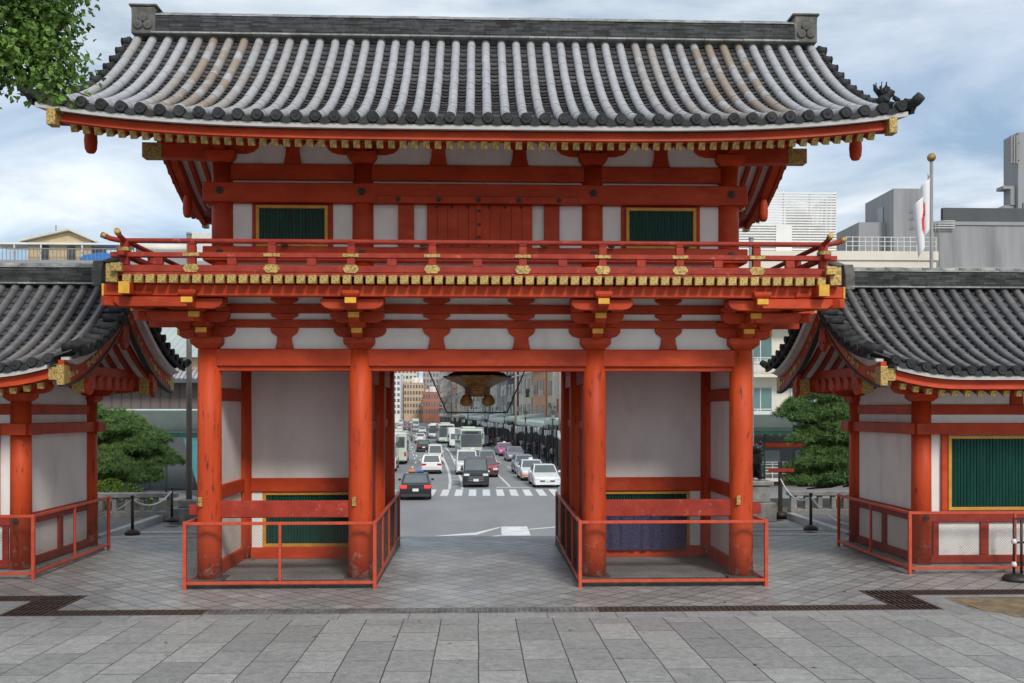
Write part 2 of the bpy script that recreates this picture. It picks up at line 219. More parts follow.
class MB:
    def __init__(s): s.v = []; s.f = []; s.m = []; s.w = []; s.mi = 0; s.wt = 0.0; s.sm = []; s.smooth = False
    def add(s, vs, fs, mi=None, smooth=None):
        n = len(s.v); s.v += [tuple(p) for p in vs]
        for f in fs:
            s.f.append(tuple(i + n for i in f)); s.m.append(s.mi if mi is None else mi); s.w.append(s.wt); s.sm.append(s.smooth if smooth is None else smooth)
        return s
    def box(s, x0, x1, y0, y1, z0, z1, mi=None):
        if x0 > x1: x0, x1 = x1, x0
        if y0 > y1: y0, y1 = y1, y0
        if z0 > z1: z0, z1 = z1, z0
        return s.add([(x0, y0, z0), (x1, y0, z0), (x1, y1, z0), (x0, y1, z0), (x0, y0, z1), (x1, y0, z1), (x1, y1, z1), (x0, y1, z1)],
                     [(0, 3, 2, 1), (4, 5, 6, 7), (0, 1, 5, 4), (1, 2, 6, 5), (2, 3, 7, 6), (3, 0, 4, 7)], mi)
    def taper(s, cx, cy, z0, z1, w0, d0, w1, d1, mi=None):
        a, b, c, d = w0 / 2, d0 / 2, w1 / 2, d1 / 2
        return s.add([(cx - a, cy - b, z0), (cx + a, cy - b, z0), (cx + a, cy + b, z0), (cx - a, cy + b, z0), (cx - c, cy - d, z1), (cx + c, cy - d, z1), (cx + c, cy + d, z1), (cx - c, cy + d, z1)],
                     [(0, 3, 2, 1), (4, 5, 6, 7), (0, 1, 5, 4), (1, 2, 6, 5), (2, 3, 7, 6), (3, 0, 4, 7)], mi)
    def bar(s, p, q, w, h, up=(0, 0, 1), mi=None):
        p = Vector(p); q = Vector(q); d = (q - p).normalized(); u = Vector(up)
        x = d.cross(u)
        if x.length < 1e-4: x = d.cross(Vector((1, 0, 0)))
        x.normalize(); z = x.cross(d).normalized()
        vs = []
        for c in (p, q):
            for a, b in ((-1, -1), (1, -1), (1, 1), (-1, 1)): vs.append(c + x * a * w / 2 + z * b * h / 2)
        return s.add(vs, [(0, 1, 2, 3), (7, 6, 5, 4), (0, 4, 5, 1), (1, 5, 6, 2), (2, 6, 7, 3), (3, 7, 4, 0)], mi)
    def tube(s, pts, r, n=8, caps=True, mi=None, smooth=True, up=(0, 0, 1)):
        pts = [Vector(p) for p in pts]; k = len(pts)
        rs = r if isinstance(r, (list, tuple)) else [r] * k
        vs = []; fs = []
        ref = Vector(up)
        for i, p in enumerate(pts):
            d = (pts[min(i + 1, k - 1)] - pts[max(i - 1, 0)]).normalized()
            x = d.cross(ref)
            if x.length < 1e-3: x = d.cross(Vector((0.3, 1, 0.1)))
            x.normalize(); z = x.cross(d)
            for j in range(n):
                a = 2 * PI * j / n
                vs.append(p + x * math.cos(a) * rs[i] + z * math.sin(a) * rs[i])
        for i in range(k - 1):
            for j in range(n):
                a = i * n + j; b = i * n + (j + 1) % n
                fs.append((a, b, b + n, a + n))
        s.add(vs, fs, mi, smooth)
        if caps:
            m = len(s.v) - k * n
            for ring, flip in ((0, True), (k - 1, False)):
                idx = [m + ring * n + j for j in range(n)]
                s.f.append(tuple(reversed(idx)) if flip else tuple(idx)); s.m.append(s.mi if mi is None else mi); s.w.append(s.wt); s.sm.append(False)
        return s
    def lathe(s, prof, c=(0, 0, 0), n=24, mi=None, smooth=True):
        vs = []; fs = []; k = len(prof)
        for r, z in prof:
            for j in range(n):
                a = 2 * PI * j / n; vs.append((c[0] + r * math.cos(a), c[1] + r * math.sin(a), c[2] + z))
        for i in range(k - 1):
            for j in range(n):
                a = i * n + j; b = i * n + (j + 1) % n; fs.append((a, b, b + n, a + n))
        fs.append(tuple(reversed(range(n)))); fs.append(tuple((k - 1) * n + j for j in range(n)))
        return s.add(vs, fs, mi, smooth)
    def prism(s, poly, axis, a, b, mi=None):     # poly in the two other axes, extruded along axis from a to b
        n = len(poly)
        def P(u, v, t): return (t, u, v) if axis == 'x' else ((u, t, v) if axis == 'y' else (u, v, t))
        vs = [P(u, v, a) for u, v in poly] + [P(u, v, b) for u, v in poly]
        fs = [tuple(range(n)), tuple(reversed(range(n, 2 * n)))] + [(i, i + n, (i + 1) % n + n, (i + 1) % n) for i in range(n)]
        return s.add(vs, fs, mi)
    def build(s, name, mats, parent=None, bevel=0.0, loc=None):
        me = bpy.data.meshes.new(name)
        off = wloc(parent) if parent is not None else Vector((0, 0, 0))
        if loc is not None: off = off + Vector(loc) if parent is None else Vector(loc)
        vs = [(x - off.x, y - off.y, z - off.z) for x, y, z in s.v]
        me.from_pydata(vs, [], s.f)
        if not isinstance(mats, (list, tuple)): mats = [mats]
        for m in mats: me.materials.append(M[m] if isinstance(m, str) else m)
        me.polygons.foreach_set('material_index', s.m)
        me.polygons.foreach_set('use_smooth', s.sm)
        if any(s.w):
            at = me.attributes.new('weather', 'FLOAT', 'FACE'); at.data.foreach_set('value', s.w)
        me.update()
        import bmesh
        bm = bmesh.new(); bm.from_mesh(me); bmesh.ops.recalc_face_normals(bm, faces=bm.faces); bm.to_mesh(me); bm.free()
        o = bpy.data.objects.new(name, me); C.objects.link(o)
        if parent is not None:
            o.parent = parent
            if loc is not None: o.location = Vector(loc) - wloc(parent)
        elif loc is not None: o.location = loc
        if bevel:
            md = o.modifiers.new('bevel', 'BEVEL'); md.width = bevel; md.segments = 1; md.limit_method = 'ANGLE'; md.angle_limit = R(50)
        return o

def tag(o, label=None, cat=None, group=None, kind=None):
    if label: o['label'] = label
    if cat: o['category'] = cat
    if group: o['group'] = group
    if kind: o['kind'] = kind
    return o
def empty(name, loc=(0, 0, 0), label=None, cat=None, group=None, rz=0.0):
    o = bpy.data.objects.new(name, None); C.objects.link(o); o.location = loc; o.rotation_euler.z = rz; o.empty_display_size = 0.2
    return tag(o, label, cat, group)
def kids(o): return list(o.children)
def copy_tree(o, parent=None):
    ch = kids(o)
    c = o.copy(); C.objects.link(c)
    if parent is not None: c.parent = parent
    for k in ch: copy_tree(k, c)
    return c
def pw(px, py, Y):
    th = R(2); u = (px - 512) / 960; v = (411 - py) / 960; d = math.cos(th) - u * math.sin(th)
    return (Y * (math.sin(th) + u * math.cos(th)) / d, Y, CAMH + v * Y / d)
# ------------------------------------------------------------------ tiled roofs
def tiled_roof(root, xa, xb, rows, yr, run, ze, a, b, flare, r, cover, nseg, weather, ends=(True, True), binset=0.2, course=0.12):
    """gable roof with its ridge along x; xa..xb sheet extent; rows = list of cover-tile x; flare(x) = upturn of the eave"""
    def zf(x, t): return ze + a * t + b * t * t + flare(x) * (1 - t) ** 1.5
    pan = MB(); cov = MB(); endm = MB(); brd = MB(); sof = MB(); brd_list = []
    L = math.hypot(run, a + b); nC = int(L / (course * 1.2))
    xs = [xa]
    for i in range(len(rows) - 1):
        w = rows[i + 1] - rows[i]
        xs += [rows[i], rows[i] + w * .25, rows[i] + w * .5, rows[i] + w * .75]
    xs += [rows[-1], xb]
    def dip(i):
        if i == 0 or i >= len(xs) - 2: return 0.0
        return (0.0, -0.022, -0.034, -0.022)[(i - 1) % 4]
    for sg in (-1, 1):
        Y = lambda t: yr + sg * run * (1 - t)
        nx = len(xs)
        for c in range(nC):
            t0, t1 = c / nC, (c + 1) / nC
            t2 = min(1.0, t1 + .25 / nC)
            vs = [(x, Y(t0), zf(x, t0) + 0.048 + dip(i)) for i, x in enumerate(xs)] + [(x, Y(t2), zf(x, t2) - 0.004 + dip(i)) for i, x in enumerate(xs)] + \
                 [(x, Y(t0) - sg * .004, zf(x, t0) + 0.026 + dip(i)) for i, x in enumerate(xs)]
            fs = [(i, i + 1, nx + i + 1, nx + i) for i in range(nx - 1)] + [(2 * nx + i, 2 * nx + i + 1, i + 1, i) for i in range(nx - 1)]
            pan.wt = 0.2; pan.add(vs, fs)
        for k, x in enumerate(rows):
            cov.wt = weather(k, len(rows)) if sg < 0 else 0.2
            rj = random.uniform(-.006, .006)
            for s_ in range(nseg):
                t0, t1 = s_ / nseg, (s_ + 1.03) / nseg
                jx = rj + random.uniform(-.003, .003); jz = random.uniform(-.0015, .002)
                tm = (t0 + t1) / 2
                cov.tube([(x + jx, Y(t0), zf(x, t0) + .035 + jz + .001), (x + jx, Y(tm), zf(x, tm) + .035 + jz), (x + jx, Y(min(t1, 1)), zf(x, min(t1, 1)) + .035 + jz - .001)],
                         [r * 1.006, r, r * .994], n=10, caps=False)
            # round end tile with a raised rim and boss
            y0 = Y(0); z0 = zf(x, 0) + .03
            q = lambda d: y0 + sg * d
            endm.tube([(x, q(-.06), z0 + .01), (x, q(.03), z0)], r * 1.09, n=16)
            endm.tube([(x, q(.03), z0), (x, q(.042), z0)], [r * 1.09, r * .96], n=16)
            endm.tube([(x, q(.0421), z0), (x, q(.036), z0)], [r * .86, r * .8], n=16)
            endm.tube([(x, q(.036), z0), (x, q(.05), z0)], [r * .5, r * .3], n=10)
            if k < len(rows) - 1:      # drooping front lip of the pan tile
                w = rows[k + 1] - x
                pts = [(x + w * f, y0 + sg * .012, zf(x + w * f, 0) + d) for f, d in ((0.05, .012), (.3, -.014), (.5, -.022), (.7, -.014), (.95, .012))]
                vs = [];
                for p in pts: vs += [(p[0], p[1], p[2] + .03), (p[0], p[1] + sg * .012, p[2] - .042), (p[0], p[1] - sg * .03, p[2] - .042), (p[0], p[1] - sg * .03, p[2] + .03)]
                fs = []
                for i in range(4):
                    for j in range(4): fs.append((i * 4 + j, i * 4 + (j + 1) % 4, i * 4 + 4 + (j + 1) % 4, i * 4 + 4 + j))
                endm.add(vs, fs)
        # white board, fascia follow the flare
        N_ = 40
        X_ = [xa + binset + (xb - xa - 2 * binset) * i / N_ for i in range(N_ + 1)]
        for mb, (d0, d1, zt, zb) in ((brd, (0.0, .07, -.055, -.118)), ):
            vs = []
            for x in X_:
                z = zf(x, 0)
                vs += [(x, yr + sg * (run - d0), z + zt), (x, yr + sg * (run - d0), z + zb), (x, yr + sg * (run - d1 - .3), z + zb + .05), (x, yr + sg * (run - d1 - .3), z + zt + .1)]
            fs = []
            for i in range(N_):
                for j in range(4): fs.append((i * 4 + j, i * 4 + (j + 1) % 4, i * 4 + 4 + (j + 1) % 4, i * 4 + 4 + j))
            fs += [(0, 1, 2, 3), (N_ * 4 + 3, N_ * 4 + 2, N_ * 4 + 1, N_ * 4)]
            mb.add(vs, fs); brd_list.append(mb); brd = MB()
        vs = []; fs = []; nt_ = 12
        for i_ in range(N_ + 1):
            x = xa + .06 + (xb - xa - .12) * i_ / N_
            for i in range(nt_ + 1):
                t = .02 + .97 * i / nt_
                vs.append((x, Y(t), zf(x, t) - .10))
        for i in range(N_):
            for j in range(nt_):
                k = i * (nt_ + 1) + j; fs.append((k, k + 1, k + nt_ + 2, k + nt_ + 1))
        sof.add(vs, fs)
    # verge: short tiles lying across the gable edge, stepping down the slope
    for e, (xe, on) in enumerate(((xa, ends[0]), (xb, ends[1]))):
        if not on: continue
        s = -1 if e == 0 else 1
        inner = max(.03, min(.22, abs((rows[0] if e == 0 else rows[-1]) - xe) - r - .005))
        for sg in (-1, 1):
            nv = int(L / .30)
            for i in range(nv):
                t = (i + .35) / nv
                y = yr + sg * run * (1 - t); z = zf(xe, t) + .03
                endm.tube([(xe - s * inner, y, z + .03), (xe + s * .07, y, z + .005)], r * 1.02, n=10)
                endm.tube([(xe + s * .07, y, z + .005), (xe + s * .085, y, z + .004)], [r * 1.15, r * 1.05], n=12)
            pts = [(xe + s * .02, yr + sg * run * (1 - i / 14), zf(xe, i / 14) - .03) for i in range(15)]
            for i in range(14): endm.bar(pts[i], pts[i + 1], .05, .12)
            # thick corner tile rising outward
            z = zf(xe, 0)
            y = yr + sg * run
            endm.tube([(xe - s * .25, y - sg * .2, z + .04), (xe + s * .02, y - sg * .02, z + .05), (xe + s * .04, y + sg * .06, z + .07), (xe + s * .08, y + sg * .12, z + .12)], [r * .9, r * 1.05, r * 1.05, r * .95], n=12)
    rf = pan.build('roof', 'tilepan', root)
    cov.build('cover_tiles', cover, rf)
    endm.build('eave_tiles', 'tileedge', rf)
    for q in brd_list: q.build('eave_board', 'whiteboard', rf)
    sof.build('soffit', 'plaster', rf)
    return zf, rf

def ridge_stack(rf, xa, xb, y, z0, z1, w0, w1, layers, cap_r):
    mb = MB(); n = layers
    for i in range(n):
        za = z0 + (z1 - z0) * i / n; zb = z0 + (z1 - z0) * (i + 1) / n
        w = w0 + (w1 - w0) * i / n + (0.012 if i % 2 else 0)
        x = xa + (0 if i % 2 else -.0)
        x = xa
        while x < xb - .01:
            l = min(random.uniform(.24, .30), xb - x); j = random.uniform(-.004, .004)
            mb.box(x + .002, x + l - .002, y - w / 2 + j, y + w / 2 + j, za + .003, zb); x += l
    mb.build('ridge', 'ridge', rf)
    c = MB(); c2 = MB(); x = xa - .03
    while x < xb:
        l = min(.34, xb + .03 - x); j = random.uniform(-.004, .004)
        c.tube([(x + .004, y, z1 + .01 + j), (x + l - .004, y, z1 + .01 + j)], cap_r, n=12)
        c.box(x + .004, x + l - .004, y - w1 / 2 - .03, y + w1 / 2 + .03, z1 - .028 + j * .5, z1 - .004 + j * .5)
        c2.box(x + .004, x + l - .004, y - w0 / 2 - .035, y + w0 / 2 + .035, z0 - .02 + j * .5, z0 + .006 + j * .5)
        x += l
    c.build('ridge_cap', 'ridgecap', rf); c2.build('ridge_base_course', 'ridgecap', rf)

def oni(rf, x, y, z, w, h, s):
    o = MB()
    poly = [(y - w / 2, z), (y + w / 2, z), (y + w / 2 * .92, z + h * .7), (y + w / 2 * 1.02, z + h * .96), (y + w * .2, z + h), (y - w * .2, z + h), (y - w / 2 * 1.02, z + h * .96), (y - w / 2 * .92, z + h * .7)]
    o.prism(poly, 'x', x - .2, x + .2)
    o.box(x - .24, x + .24, y - w / 2 * 1.04, y + w / 2 * 1.04, z + h, z + h + .04)
    for dx_, dz_ in ((-.08, .13), (.08, .13), (0, .26)):
        o.tube([(x + dx_, y - w / 2, z + dz_ + .02), (x + dx_, y - w / 2 - .03, z + dz_ + .02)], [.085, .07], n=14)
        o.tube([(x + dx_, y - w / 2 - .03, z + dz_ + .02), (x + dx_, y - w / 2 - .036, z + dz_ + .02)], [.035, .02], n=10)
    o.build('ridge_end_tile', 'oni', rf, bevel=.012)

def boat(x, z, hl, h, cut=.14):      # boat-shaped bracket arm outline, (u, z)
    return [(x - hl, z + h), (x - hl, z + h * .62), (x - hl + cut * .12, z + h * .40), (x - hl + cut * .4, z + h * .16), (x - hl + cut, z),
            (x + hl - cut, z), (x + hl - cut * .4, z + h * .16), (x + hl - cut * .12, z + h * .40), (x + hl, z + h * .62), (x + hl, z + h)]

def pendant(mb, x, y, z, w, h, t=.05, axis='x'):     # hanging gable pendant outline extruded
    P = [(-.5, 0), (-.42, -.25), (-.28, -.4), (-.4, -.6), (-.34, -.8), (0, -1), (.34, -.8), (.4, -.6), (.28, -.4), (.42, -.25), (.5, 0)]
    if axis == 'x': mb.prism([(y + u * w, z + v * h) for u, v in P], 'x', x - t / 2, x + t / 2)
    else: mb.prism([(x + u * w, z + v * h) for u, v in P], 'y', y - t / 2, y + t / 2)

def flower(mb, x, y, z, r, t=.02):    # six-lobed nail-head cover facing -y
    for k in range(6):
        a = PI * k / 3
        mb.tube([(x + r * .62 * math.cos(a), y, z + r * .62 * math.sin(a)), (x + r * .62 * math.cos(a), y - t, z + r * .62 * math.sin(a))], [r * .40, r * .34], n=8)
    mb.tube([(x, y, z), (x, y - t * 1.5, z)], [r * .5, r * .3], n=8)

# ------------------------------------------------------------------ two-storey gate
GY = 14.8; GR = 18.8; GM = 16.8; CX = [-4.1, -1.81, 1.79, 4.08]; GZ = -0.10
gate = empty('tower_gate', (0, GM, 0), 'two-storey vermilion and white shrine gate with curved grey tile roof and gold beam ends', 'gate')
def part(mb, name, m, bevel=.008, parent=None): return mb.build(name, m, gate if parent is None else parent, bevel=bevel)

# stone plinths and bay floors
for xa, xb, nm in ((-4.42, -1.55, 0), (1.53, 4.40, 1)):
    part(MB().box(xa, xb, 14.52, 19.1, GZ - .02, -.012), 'plinth', 'basestone', .02)
    part(MB().box(xa + .16, xb - .16, 14.75, 18.95, -.0119, .004), 'bay_floor', 'concretefloor', 0)
# ground-storey columns
col_me = None
for Yc in (GY, GM, GR):
    for i, x in enumerate(CX):
        mb = MB(); rr = .182
        mb.tube([(x, Yc, .005), (x, Yc, .6), (x, Yc, 2.2), (x, Yc, 3.5)], [rr, rr, rr * .985, rr * .95], n=28)
        o = part(mb, 'column', 'redcol', 0)
        MB().box(x - .25, x + .25, Yc - .25, Yc + .25, -.0115, .02).build('column_base', 'basestone', o, bevel=.01)
# gold nail plates on the columns
for x in (CX[0] - .09, CX[1] - .075, CX[3] - .09):
    part(MB().box(x - .03, x + .03, GY - .20, GY - .165, 1.12, 1.26), 'nail_plate', 'gold', .005)
# head beams between columns, front middle and rear
for Yc in (GY, GR):
    for i in range(3):
        zb = 3.24 if Yc == GY else 3.36
        part(MB().box(CX[i] + .12, CX[i + 1] - .12, Yc - .12, Yc + .12, zb, 3.505), 'head_beam', 'red', .012)
        if Yc == GY: part(MB().box(CX[i] + .14, CX[i + 1] - .14, Yc - .07, Yc + .10, 3.17, 3.239), 'under_beam', 'red', .006)
for x in CX:
    part(MB().box(x - .1, x + .1, GY + .12, GR - .12, 3.24, 3.5), 'side_head_beam', 'red', .012)
for x in (CX[1], CX[2]):
    part(MB().box(x - .1, x + .1, GY + .15, GM - .15, 3.0, 3.239), 'side_head_beam', 'red', .01)
    part(MB().box(x - .1, x + .1, GM + .15, GR - .15, 3.0, 3.239), 'side_head_beam', 'red', .01)
# ceiling above passage and bays
part(MB().box(-4.0, 3.98, GY + .1, GR - .1, 3.52, 3.56), 'ceiling', 'red', 0)

def slat_window(parent, x0, x1, y, z0, z1, fw=.05, pitch=.052, flip=False):
    """slatted window facing -y at plane y: ochre frame with a row of green slats"""
    mb = MB(); mb.box(x0, x1, y - .05, y, z1 - fw, z1).box(x0, x1, y - .05, y, z0, z0 + fw).box(x0, x0 + fw, y - .05, y, z0 + fw, z1 - fw).box(x1 - fw, x1, y - .05, y, z0 + fw, z1 - fw)
    w = mb.build('window', 'frameyellow', parent, bevel=.006)
    s = MB(); x = x0 + fw + .004
    s.box(x0 + fw, x1 - fw, y + .02, y + .03, z0 + fw, z1 - fw)
    while x < x1 - fw - .02:
        dy = random.uniform(-.002, .002)
        s.add([(x, y - .005 + dy, z0 + fw), (x + pitch * .42, y - .034 + dy, z0 + fw), (x + pitch * .84, y - .005 + dy, z0 + fw), (x + pitch * .42, y + .02, z0 + fw),
               (x, y - .005 + dy, z1 - fw), (x + pitch * .42, y - .034 + dy, z1 - fw), (x + pitch * .84, y - .005 + dy, z1 - fw), (x + pitch * .42, y + .02, z1 - fw)],
              [(0, 1, 5, 4), (1, 2, 6, 5), (2, 3, 7, 6), (3, 0, 4, 7)]); x += pitch
    s.build('slats', 'green', w)
    return w
# side bays: back wall at the middle row, outer side wall, passage side wall
for b, (i0, i1) in enumerate(((0, 1), (2, 3))):
    xa, xb = CX[i0] + .16, CX[i1] - .16
    part(MB().box(xa, xb, GM - .03, GM + .03, 1.40, 3.3), 'wall_panel', 'greyplaster', 0)
    part(MB().box(xa, xb, GM - .07, GM + .07, 1.16, 1.40), 'wall_beam', 'red', .01)
    part(MB().box(xa, xb, GM - .07, GM + .07, .0, .20), 'wall_sill', 'red', .01)
    part(MB().box(xa, xb, GM - .07, GM + .07, 3.3, 3.5), 'wall_beam', 'red', .01)
    xo = xa if b == 0 else xb
    s = 1 if b == 0 else -1
    wa, wb = (xa + .20, xb) if b == 0 else (xa, xb - .20)
    part(MB().box(min(xo, xo + s * .20), max(xo, xo + s * .20), GM - .028, GM + .028, .2, 1.16), 'wall_panel', 'plaster', 0)
    slat_window(gate, wa, wb, GM + .02, .2, 1.16, fw=.06)
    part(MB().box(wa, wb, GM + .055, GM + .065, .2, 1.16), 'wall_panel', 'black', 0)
    # outer side wall
    x = CX[0] if b == 0 else CX[3]
    ya, yb = GY + .16, GM - .16
    part(MB().box(x - .03, x + .03, ya, yb, 1.4, 2.72), 'wall_panel', 'plaster', 0)
    part(MB().box(x - .03, x + .03, ya, yb, 2.92, 3.24), 'wall_panel', 'plaster', 0)
    part(MB().box(x - .03, x + .03, ya, yb, .22, 1.18), 'wall_panel', 'plaster', 0)
    for z0, z1 in ((2.72, 2.92), (1.18, 1.4), (.0, .22)): part(MB().box(x - .08, x + .08, ya, yb, z0, z1), 'wall_beam', 'red', .01)
    for z0, z1, m_ in ((0, .22, 'red'), (.22, 1.18, 'plaster'), (1.18, 1.4, 'red'), (1.4, 2.72, 'plaster'), (2.72, 2.92, 'red'), (2.92, 3.24, 'plaster')):
        tk = .08 if m_ == 'red' else .03
        part(MB().box(x - tk, x + tk, GM + .16, GR - .16, z0, z1), 'wall_beam' if m_ == 'red' else 'wall_panel', m_, 0)
    # rear wall of the rear bays
    part(MB().box(xa, xb, GR - .04, GR + .04, .0, 3.24), 'wall_panel', 'plaster', 0)
    # passage side: boarded low wall with posts
    x = CX[1] if b == 0 else CX[2]
    for ya, yb in ((GY + .17, GM - .17), (GM + .17, GR - .17)):
        bd = MB(); y = ya
        while y < yb - .02:
            bd.box(x - .035, x + .035, y + .004, min(y + .2, yb) - .004, .05, 2.25); y += .2
        part(bd, 'board_wall', 'redrail', 0)
        part(MB().box(x - .06, x + .06, ya, yb, 2.251, 2.40), 'wall_beam', 'red', .01)
        part(MB().box(x - .034, x + .034, ya, yb, 2.401, 2.998), 'wall_panel', 'red', 0)
    # waist rail across the front of the bay
    part(MB().box(CX[i0] + .15, CX[i1] - .15, GY - .05, GY + .05, .93, 1.19), 'waist_rail', 'redrail', .012)
    for xx, d in ((CX[0], -1), (CX[3], 1)):
        if (b == 0) == (d < 0): part(MB().box(xx + d * .17, xx + d * .30, GY - .05, GY + .05, .97, 1.13), 'rail_end', 'redrail', .01)

# brackets under the balcony
BOX = [0]
def bracket(x, dirs):
    root = MB()
    root.taper(x, GY, 3.505, 3.58, .30, .30, .46, .46).box(x - .23, x + .23, GY - .23, GY + .23, 3.58, 3.68)
    caps = []
    for (ax, ay) in dirs:
        L_ = [(.46, 3.665, 3.80), (.82, 3.86, 4.00), (1.16, 4.03, 4.17)]
        for k, (ln, z0, z1) in enumerate(L_):
            w = .075
            if ay:
                poly = [(GY + .2, z1), (GY - ln, z1), (GY - ln, z0 + .05), (GY - ln + .08, z0), (GY + .2, z0)]
                root.prism(poly, 'x', x - w, x + w)
                caps.append((x - w - .004, x + w + .004, GY - ln - .006, GY - ln + .03, z0 + .06, z1 - .004))
                yb = GY - ln + .115
                root.taper(x, yb, z1 + .001, z1 + .045, .17, .17, .25, .25).box(x - .125, x + .125, yb - .125, yb + .125, z1 + .045, z1 + .10)
                # crosswise arm on this step
                hl = (.40, .40, .45)[k]
                root.prism(boat(x, z0 + .02 + (.0 if k < 2 else .0), hl, .16), 'y', (GY if k == 0 else GY - L_[k - 1][0] + .09) - .07, (GY if k == 0 else GY - L_[k - 1][0] + .09) + .07)
                yc = (GY if k == 0 else GY - L_[k - 1][0] + .09)
                for sx in (-1, 1):
                    root.taper(x + sx * (hl - .11), yc, z0 + .181, z0 + .215, .15, .15, .22, .2).box(x + sx * (hl - .11) - .11, x + sx * (hl - .11) + .11, yc - .1, yc + .1, z0 + .215, z0 + .262)
                if k == 2:
                    yc = GY - ln + .09
                    root.prism(boat(x, 4.02, .45, .15), 'y', yc - .065 + .16, yc + .065 + .16)
            if ax:
                poly = [(x - ax * .2, z1), (x + ax * ln, z1), (x + ax * ln, z0 + .05), (x + ax * (ln - .08), z0), (x - ax * .2, z0)]
                root.prism(poly, 'y', GY - w - .003, GY + w + .003)
                caps.append((x + ax * (ln - .03), x + ax * (ln + .006), GY - w - .006, GY + w + .006, z0 + .05, z1 - .004))
                xb_ = x + ax * (ln - .09)
                root.taper(xb_, GY, z1 + .001, z1 + .045, .17, .17, .25, .25).box(xb_ - .125, xb_ + .125, GY - .125, GY + .125, z1 + .045, z1 + .10)
                yy = GY - L_[k][0] + .08 if k else GY
                if k:   # arm along x on the outer lines carrying the corner
                    root.prism([(x, z1), (x + ax * (ln - .14), z1), (x + ax * (ln - .14), z0 + .06), (x + ax * (ln - .22), z0), (x, z0)], 'y', yy - .07, yy + .072)
        if ax:   # diagonal corner arm
            for ln, z0, z1 in L_[1:]:
                root.bar((x, GY, (z0 + z1) / 2 + .003), (x + ax * ln, GY - ln, (z0 + z1) / 2 + .003), .14, .13)
            xs_, ys_ = x + ax * .62, GY - 1.06
            root.prism([(ys_ + .5, 4.17), (ys_, 4.17), (ys_, 4.08), (ys_ + .08, 4.03), (ys_ + .5, 4.03)], 'x', xs_ - .075, xs_ + .075)
            caps.append((xs_ - .08, xs_ + .08, ys_ - .006, ys_ + .03, 4.085, 4.166))
            root.taper(xs_, ys_ + .09, 4.171, 4.215, .17, .17, .25, .25).box(xs_ - .125, xs_ + .125, ys_ - .035, ys_ + .215, 4.215, 4.27)
    o = part(root, 'bracket', 'red', .008)
    for q in caps: MB().box(*q).build('end_cap', 'yellow', o)
for i, x in enumerate(CX):
    d = [(0, -1)]
    if i == 0: d.append((-1, 0))
    if i == 3: d.append((1, 0))
    bracket(x, d)
# wall between brackets: panels, struts, continuous beams
part(MB().box(CX[0], CX[3], GY - .02, GY + .03, 3.50, 4.32), 'frieze_panel', 'plaster', 0)
for z0, z1, e in ((3.83, 3.955, .9), (4.05, 4.19, .9)):
    part(MB().box(CX[0] - e, CX[3] + e, GY - .062, GY - .021, z0, z1), 'frieze_beam', 'red', .006)
for x in ((CX[0] + CX[1]) / 2, -.64, .66, (CX[2] + CX[3]) / 2):
    mb = MB()
    mb.prism([(x - .14, 3.507), (x + .14, 3.507), (x + .115, 3.60), (x + .105, 3.69), (x + .19, 3.75), (x + .21, 3.80), (x + .21, 3.829), (x - .21, 3.829), (x - .21, 3.80), (x - .19, 3.75), (x - .105, 3.69), (x - .115, 3.60)], 'y', GY - .07, GY - .021)
    for z in (3.956, 4.191): mb.prism([(x - .09, z), (x + .09, z), (x + .2, z + .05), (x + .21, z + .09), (x - .21, z + .09), (x - .2, z + .05)], 'y', GY - .068, GY - .021)
    part(mb, 'frieze_strut', 'red', .006)
part(MB().box(CX[0] - .02, CX[3] + .02, GR - .03, GR + .02, 3.50, 4.32), 'frieze_panel', 'plaster', 0)
for x in (CX[0], CX[3]): part(MB().box(x - .03, x + .03, GY + .03, GR - .03, 3.51, 4.32), 'frieze_panel', 'plaster', 0)

# balcony
BX, BF, BB = 5.08, 13.6, 20.0
part(MB().box(-BX + .02, BX - .02, BF + .02, BB - .02, 4.452, 4.51), 'balcony_floor', 'redrail', .005)
part(MB().box(-BX - .20, BX + .20, BF + .13, BF + .29, 4.19, 4.355), 'balcony_edge_beam', 'red', .01)
part(MB().box(-BX + .10, BX - .10, BB - .26, BB - .10, 4.19, 4.355), 'balcony_edge_beam', 'red', .01)
for s in (-1, 1):
    part(MB().box(s * (BX - .24), s * (BX - .10), BF - .10, BB + .1, 4.192, 4.353), 'balcony_edge_beam', 'red', .01)
    part(MB().box(s * (BX - .245), s * (BX - .095), BF - .13, BF - .099, 4.19, 4.356), 'beam_cap', 'yellow', .004)
    part(MB().box(s * (BX + .20), s * (BX + .23), BF + .125, BF + .295, 4.187, 4.358), 'beam_cap', 'yellow', .004)
nj = 62
j0 = c0 = None
for i in range(nj):
    x = -BX + .17 + (2 * BX - .34) * i / (nj - 1)
    if j0 is None:
        me = MB(); me.box(-.055, .055, 0, 1.2, 0, .094)
        j0 = me.build('balcony_joist', 'red', None); j0.parent = gate
        me = MB(); me.box(-.060, .060, -.03, .05, -.006, .116)
        c0 = me.build('gilt_cap', 'gold', None, bevel=.006); c0.parent = j0
        j = j0
    else:
        j = copy_tree(j0, gate)
    j.location = Vector((x, BF, 4.357)) - gate.location
for s in (-1, 1):   # side joists ends, a few, and corner caps
    for k in range(14):
        me = MB().box(s * 4.2, s * BX, BF + .3 + k * .46, BF + .41 + k * .46, 4.359, 4.45); part(me, 'side_joist', 'red', .005)
    part(MB().box(s * (BX - .045), s * (BX + .12), BF - .02, BF + .2, 4.36, 4.62), 'corner_cap', 'gold', .008)
    part(MB().box(s * (BX - .13), s * (BX + .02), BF - .11, BF - .025, 4.50, 4.62), 'corner_cap', 'gold', .008)
